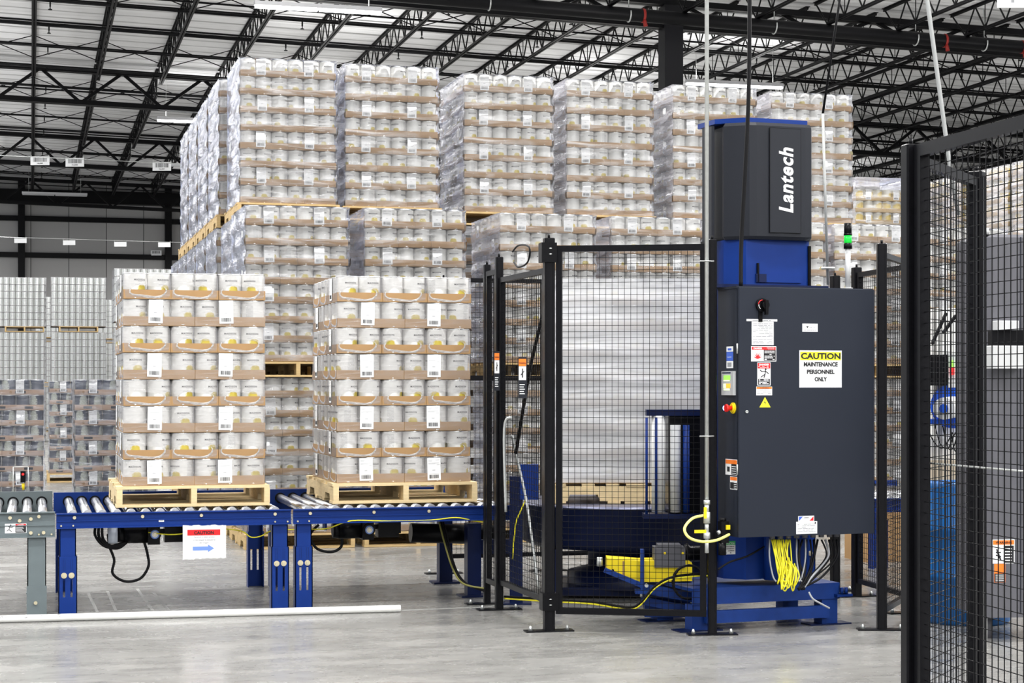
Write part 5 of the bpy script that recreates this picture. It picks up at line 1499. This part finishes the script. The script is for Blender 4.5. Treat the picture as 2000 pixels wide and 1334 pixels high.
# ---- inside the guard door: navy stand with box, conduits
nx_, ny_ = P(1018, 12.35); zn = lambda py: HZ(py, 12.35); sn = 12.35 / FPX
ns = thing('machine_stand', 'navy steel stand with a box on top behind the guard door mesh', 'machine frame', (nx_, ny_, 0), -TH)
b = MB(M_NAVY); b.box(-.08, .01, -.05, .05, 0, zn(930)); b.box(-.14, .07, -.1, .1, 0, .01); b.build('stand_column', ns)
b = MB(M_BLUE); b.box(-.01, .12, -.06, .07, zn(975), zn(907)); b.build('box', ns)
b = MB(M_YCAB); b.tube(smooth_path([(.03, -.07, zn(975)), (-.01, -.07, zn(1000)), (-.04, -.07, zn(1025)), (-.06, -.07, zn(1090))], 5), .005, 6); b.build('yellow_cord', ns)
for k in range(2):
    b = MB(M_GALV); b.tube(smooth_path([hp(988 + 5 * k, 1000 - 160 * k, 11.75), hp(985 + 5 * k, 838, 11.75), hp(999 + 4 * k, 815, 11.72)] if k == 0 else [hp(1000, 850, 12.0), hp(1012, 905, 12.0), hp(1030, 990, 11.95), hp(1052, 1150, 11.8)], 6), .009, 8)
    tag(b.build('conduit'), ('bent grey conduit beside the guard door mesh', 'grey flexible conduit slanting down inside the guard')[k], 'conduit')
# leg posts of the wrapper infeed
b = thing('infeed_support', 'dark blue crossbar and legs under the machine inlet behind the guard posts', 'machine frame', (2.99, 12.35, 0))
for yv in (0, .9):
    c = MB(M_NAVY); c.box(0, .10, yv, yv + .1, 0, .52); c.build('leg', b)
    c = MB(M_NAVY); c.box(-.05, .15, yv - .04, yv + .14, 0, .012); c.build('foot_plate', b)
c = MB(M_NAVY); c.box(.1, .34, .02, .08, .30, .40); c.build('crossbar', b)
c = MB(M_BLACK); c.tube([(-.35, .3, .44), (.32, .3, .41)], .07, 16); c.build('drive_tube', b)
for k in range(3):
    b = MB(M_RUB if k else mat('olive_cable', (.20, .19, .05), .5)); pts = [hp(858 + 4 * k, 1020, 12.7), hp(868 + 4 * k, 1060, 12.6), hp(884 + 3 * k, 1110, 12.5), hp(905 + 3 * k, 1140, 12.35), hp(950, 1150 + 3 * k, 12.3)]
    for q_ in pts: q_.z = max(q_.z, .01)
    b.tube(smooth_path(pts, 6), .007, 6); tag(b.build('drop_cable'), ('olive cable dropping from the conveyor to the floor by the guard', 'black cable dropping from the conveyor to the floor, first of two', 'black cable dropping from the conveyor to the floor, second of two')[k], 'cable')
# outfeed conveyor on the far side of the machine
roller_conveyor(5.35, 6.90, 'blue roller conveyor section leaving the machine behind the cabinet', M_BLUE, legs=((0.04, .12, .4, .28, True), (1.3, .12, .4, .28, True)), group='blue roller conveyor sections')
bx_ = P(1690, 15.2); t = thing('cardboard_carton', 'brown carton stack standing on the floor behind the rear mesh', 'carton', (bx_[0], bx_[1], 0))
b = MB(M_KRAFT); b.box(0, .55, 0, .4, .0, .36); b.box(.02, .50, .02, .38, .365, .56); b.build('carton_body', t)
b = MB(M_WHITE); b.rect(.05, .42, .05, .11, M_WHITE, .018); b.build('carton_label', t)

# ---- overhead drops
x, z = FC.f(1447, 555, .1); e = M4 @ Vector((x, .1, CZ1))
b = MB(M_RUB); pts = [e, hp(1448, 470, 10.8), hp(1455, 340, 10.8), hp(1462, 190, 10.8), hp(1464, 20, 10.8), hp(1464, -300, 10.8), Vector(P(1464, 10.8) + (10.9,))]
b.tube(smooth_path(pts, 6), .0125, 10); tag(b.build('power_drop_cable'), 'thick black cable dropping past the mast cover onto the cabinet', 'cable')
t = thing('air_drop_rod', 'thin galvanised rod hung from a black cord behind the cabinet', 'pipe', (0, 0, 0))
b = MB(mat('dull_conduit', (.30, .31, .31), .5, .3)); b.tube([hp(1617, 556, 12.0), hp(1607, 222, 12.0)], .009, 10); b.build('rod', t)
b = MB(M_RUB); b.tube([hp(1607, 222, 12.0), hp(1640, 0, 12.0), hp(1670, -500, 12.0), Vector(P(1700, 12.0) + (10.5,))], .008, 8); b.build('cord', t)
b = MB(M_GALV); b.tube(arc_pts(hp(1617, 524, 12.0), .04, 0, 360, 14, 'xy'), .008, 6, caps=False); b.build('ring_clamp', t)
b = MB(mat('dull_conduit', (.30, .31, .31), .5, .3)); b.tube([hp(1872, 420, 11.6), hp(1856, 330, 11.6), hp(1811, 0, 11.6), hp(1760, -500, 11.6), Vector(P(1740, 11.6) + (10.4,))], .014, 10)
tag(b.build('hanging_conduit'), 'light grey conduit slanting down behind the near mesh top', 'conduit')

# ---- behind the near mesh: second machine
gx2, gy2 = P(1929, 10.45); zc2 = 10.45; Zc = lambda py: HZ(py, zc2); S2 = zc2 / FPX
t = thing('machine_tower', 'tall dark grey machine tower behind the near mesh at the picture edge', 'machine cabinet', (gx2, gy2, 0), -.12)
b = MB(M_MIDGREY); b.bbox(0, .75, 0, .5, Zc(1207), Zc(457), .03); b.build('body', t)
for xx in (.10, .20): 
    b = MB(M_CAB); b.rect(xx, Zc(1200), .004, Zc(462) - Zc(1200), M_CAB, 0, .006); b.build('panel_rib', t)

for fx_ in (.08, .62):
    for fy_ in (.2, .42):
        b = MB(M_MIDGREY); b.cyl((fx_, fy_), .03, 0, Zc(1207), 12); b.build('foot', t)
b = MB(M_WHITE, M_ORANGE, M_INK); b.rect(.03, Zc(1101), .135, .14, M_WHITE); b.rect(.033, Zc(1101) + .11, .129, .026, M_ORANGE, -.001); b.text('WARNING', .098, Zc(1101) + .116, .013, M_INK, -.0025, w=.10); b.rect(.098, Zc(1101) + .004, .062, .10, M_INK, -.001)
for q_ in range(5): b.rect(.103, Zc(1101) + .015 + .017 * q_, .045, .006, M_WHITE, -.0018, .0003)
for a_, c_2 in (((.05, .05), (.08, .04)), ((.05, .065), (.08, .065)), ((.07, .03), (.055, .085)), ((.08, .02), (.065, .06))): b.tube([(a_[0], -.0015, Zc(1101) + a_[1]), (c_2[0], -.0015, Zc(1101) + c_2[1])], .004, 5, M_INK)
b.build('warning_sticker', t)
b = MB(M_WHITE, M_ORANGE, M_INK); b.rect(.04, Zc(1138), .068, .108, M_ORANGE); b.rect(.042, Zc(1138) + .002, .064, .05, M_INK, -.001)
for q_ in range(4): b.rect(.048, Zc(1138) + .008 + .011 * q_, .05, .004, M_WHITE, -.0018, .0003)
b.build('warning_sticker', t)
t = thing('junction_box', 'pale grey steel junction box on the dark tower behind the near mesh', 'junction box', (gx2, gy2 - .0, 0), -.12)
b = MB(M_LTGREY); b.bbox(-.03, .19, -.14, -.002, Zc(720), Zc(676), .006); b.build('box_body', t)
b = MB(M_BLACK); b.box(-.0, .2, -.05, -.002, Zc(676), Zc(645)); b.build('bracket', t)
t2 = thing('junction_box', 'smaller pale box above the junction box on the dark tower', 'junction box', (gx2, gy2, 0), -.12)
b = MB(M_LTGREY); b.bbox(.02, .15, -.1, -.002, Zc(645), Zc(627), .006); b.build('box_body', t2)
x, y = P(1925, 10.5)
t = thing('green_signal_lamp', 'glowing green signal lamp on a pale conduit beside the dark tower', 'beacon', (x, y, 0))
b = MB(M_LTGREY); b.tube([(0, 0, HZ(1207, 10.5) * 0), (0, 0, HZ(484, 10.5))], .011, 10); b.build('conduit', t)
b = MB(M_GLED); b.cyl((0, 0), .021, HZ(478, 10.5), HZ(464, 10.5), 16); b.build('green_lens', t)
b = MB(M_BLACK); b.cyl((0, 0), .021, HZ(484, 10.5), HZ(478, 10.5), 16); b.cyl((0, 0), .021, HZ(464, 10.5), HZ(458, 10.5), 16); b.build('cap', t)
b = MB(M_LTGREY); b.cyl((0, 0), .018, HZ(458, 10.5), HZ(446, 10.5), 16); b.build('lens_blank', t)

x, y = P(1884, 11.42)
t = thing('plastic_drum', 'blue plastic drum standing on the floor behind the near mesh', 'drum', (x, y, 0))
b = MB(M_DRUM); hD = .885
b.lathe([(0, .0), (.27, .0), (.282, .02), (.287, .28), (.294, .29), (.294, .31), (.287, .32), (.287, .58), (.294, .59), (.294, .61), (.287, .62), (.284, hD - .06), (.268, hD - .03), (.275, hD), (.255, hD), (.25, hD - .02), (0, hD - .02)], 48); b.build('drum_body', t)
b = MB(M_BLACK); b.tube([(.12, .0, hD - .02), (.12, 0, hD - .003)], .035, 12); b.tube([(-.12, .0, hD - .02), (-.12, 0, hD - .003)], .028, 12); b.build('bung', t)

# film dispenser with blue reel behind the drum
x, y = P(1850, 12.4); zd = lambda py: HZ(py, 12.4); sd = 12.4 / FPX
t = thing('film_dispenser', 'pale dispenser column with blue reel disc and white roll behind the drum', 'film dispenser', (x, y, 0), -TH)
D = lambda px: (px - 1850) * sd
b = MB(M_WHITEP); b.box(D(1806), D(1890), .1, .42, zd(952), zd(858)); b.box(D(1812), D(1884), .12, .42, 0, zd(952)); b.box(D(1840), D(1888), .14, .4, zd(858), zd(600)); b.build('column', t)
b = MB(M_FAN); b.tube([(D(1862), .0, zd(793)), (D(1868), .08, zd(793))], .155, 32); b.build('reel_disc', t)
b = MB(M_WHITEP); b.tube([(D(1826), -.26, zd(797)), (D(1861), -.01, zd(795))], .075, 24); b.build('film_roll', t)
b = MB(M_FAN); b.tube([(D(1823), -.29, zd(797)), (D(1826), -.26, zd(797))], .03, 16); b.build('roll_hub', t)
b = MB(M_BLACK); b.box(D(1800), D(1850), -.02, .2, zd(753), zd(693)); b.build('control_head', t)
b = MB(M_SCRG, M_REDP); b.box(D(1855), D(1861), -.03, -.01, zd(718), zd(704), M_SCRG); b.box(D(1855), D(1862), -.03, -.01, zd(732), zd(718), M_RLED); b.build('status_lamp', t)
b = MB(M_LTGREY); b.box(D(1852), D(1870), -.01, .14, zd(757), zd(690)); b.build('lamp_housing', t)
b = MB(M_YELLOW); b.tube([(D(1882), .12, zd(718)), (D(1882), .08, zd(718))], .03, 14); b.build('stop_button', t)
for a_, c_2 in (((1855, 610), (1824, 672)), ((1874, 615), (1846, 650))):
    b = MB(M_BLACK); b.bar((D(a_[0]), .1, zd(a_[1])), (D(c_2[0]), .06, zd(c_2[1])), .015, .02); b.build('linkage', t)
b = MB(M_BOX); b.box(D(1806), D(1892), .0, .09, zd(948), zd(900)); b.build('carton_shelf', t)
b = MB(M_FAN); b.box(D(1804), D(1836), -.2, .1, zd(828), zd(818)); b.build('reel_tray', t)
r2 = random.Random(3)
for k in range(4):
    b = MB(M_RUB); b.tube(smooth_path([(D(1815 + 15 * k), .06, zd(830)), (D(1822 + 14 * k), .0, zd(860 + 6 * k)), (D(1840 + 10 * k), -.02, zd(875)), (D(1862 + 5 * k), .02, zd(845))], 6), .004, 6); b.build('hose', t)

# corner of a hanging white board at the top edge of the picture
x, y = P(1975, 24.0); s5 = 24.0 / FPX
t = thing('hanging_board', 'corner of a white hanging board at the top edge of the picture', 'sign', (x, y, HZ(15, 24.0)), -TH)
b = MB(M_WHITE); b.box(-27 * s5, 90 * s5, 0, .02, 0, .6); b.build('board', t)
b = MB(M_INK); b.rect(0 * s5, 10 * s5, 6 * s5, .45, M_GREYINK, -.001); b.build('print', t)
b = MB(M_GALV)
for sx in (-20, 80): b.tube([(sx * s5, .01, .6), (sx * s5, .01, zr(x, Z_DECK) - HZ(15, 24.0))], .006, 5)
b.build('hanger_wire', t)
# small details: chalk-white floor tape behind the pipe end, and floor lines under the conveyors
def tape(x0, y0, x1, y1, w_, nm, lab, m_):
    d = Vector((x1 - x0, y1 - y0, 0)); Lt = d.length
    b = MB(m_); b.box(0, Lt, -w_/2, w_/2, .0002, .0012); o = b.build('floor_tape', None, (x0, y0, 0), math.atan2(d.y, d.x)); tag(o, lab, 'floor tape', 'worn floor tape strips')
M_TAPE = mat('worn_white_tape', (.33, .33, .32), .5, noise=.3, nscale=30)
a = P(784, 11.95); c = P(962, 12.15); tape(a[0], a[1], c[0], c[1], .05, 'a', 'worn pale tape strip on the floor beyond the pipe end', M_TAPE)
for k, (p0, p1) in enumerate((((172, 1158), (190, 1195)), ((210, 1155), (226, 1192)), ((268, 1150), (298, 1192)), ((300, 1158), (330, 1192)))):
    a = P(p0[0], FPX * 1.5 / (p0[1] - 753)); c = P(p1[0], FPX * 1.5 / (p1[1] - 753))
    tape(a[0], a[1], c[0], c[1], .02, 'b', 'faint pale tape line on the floor under the first blue section, %s from the left' % ordn[k], M_TAPE)
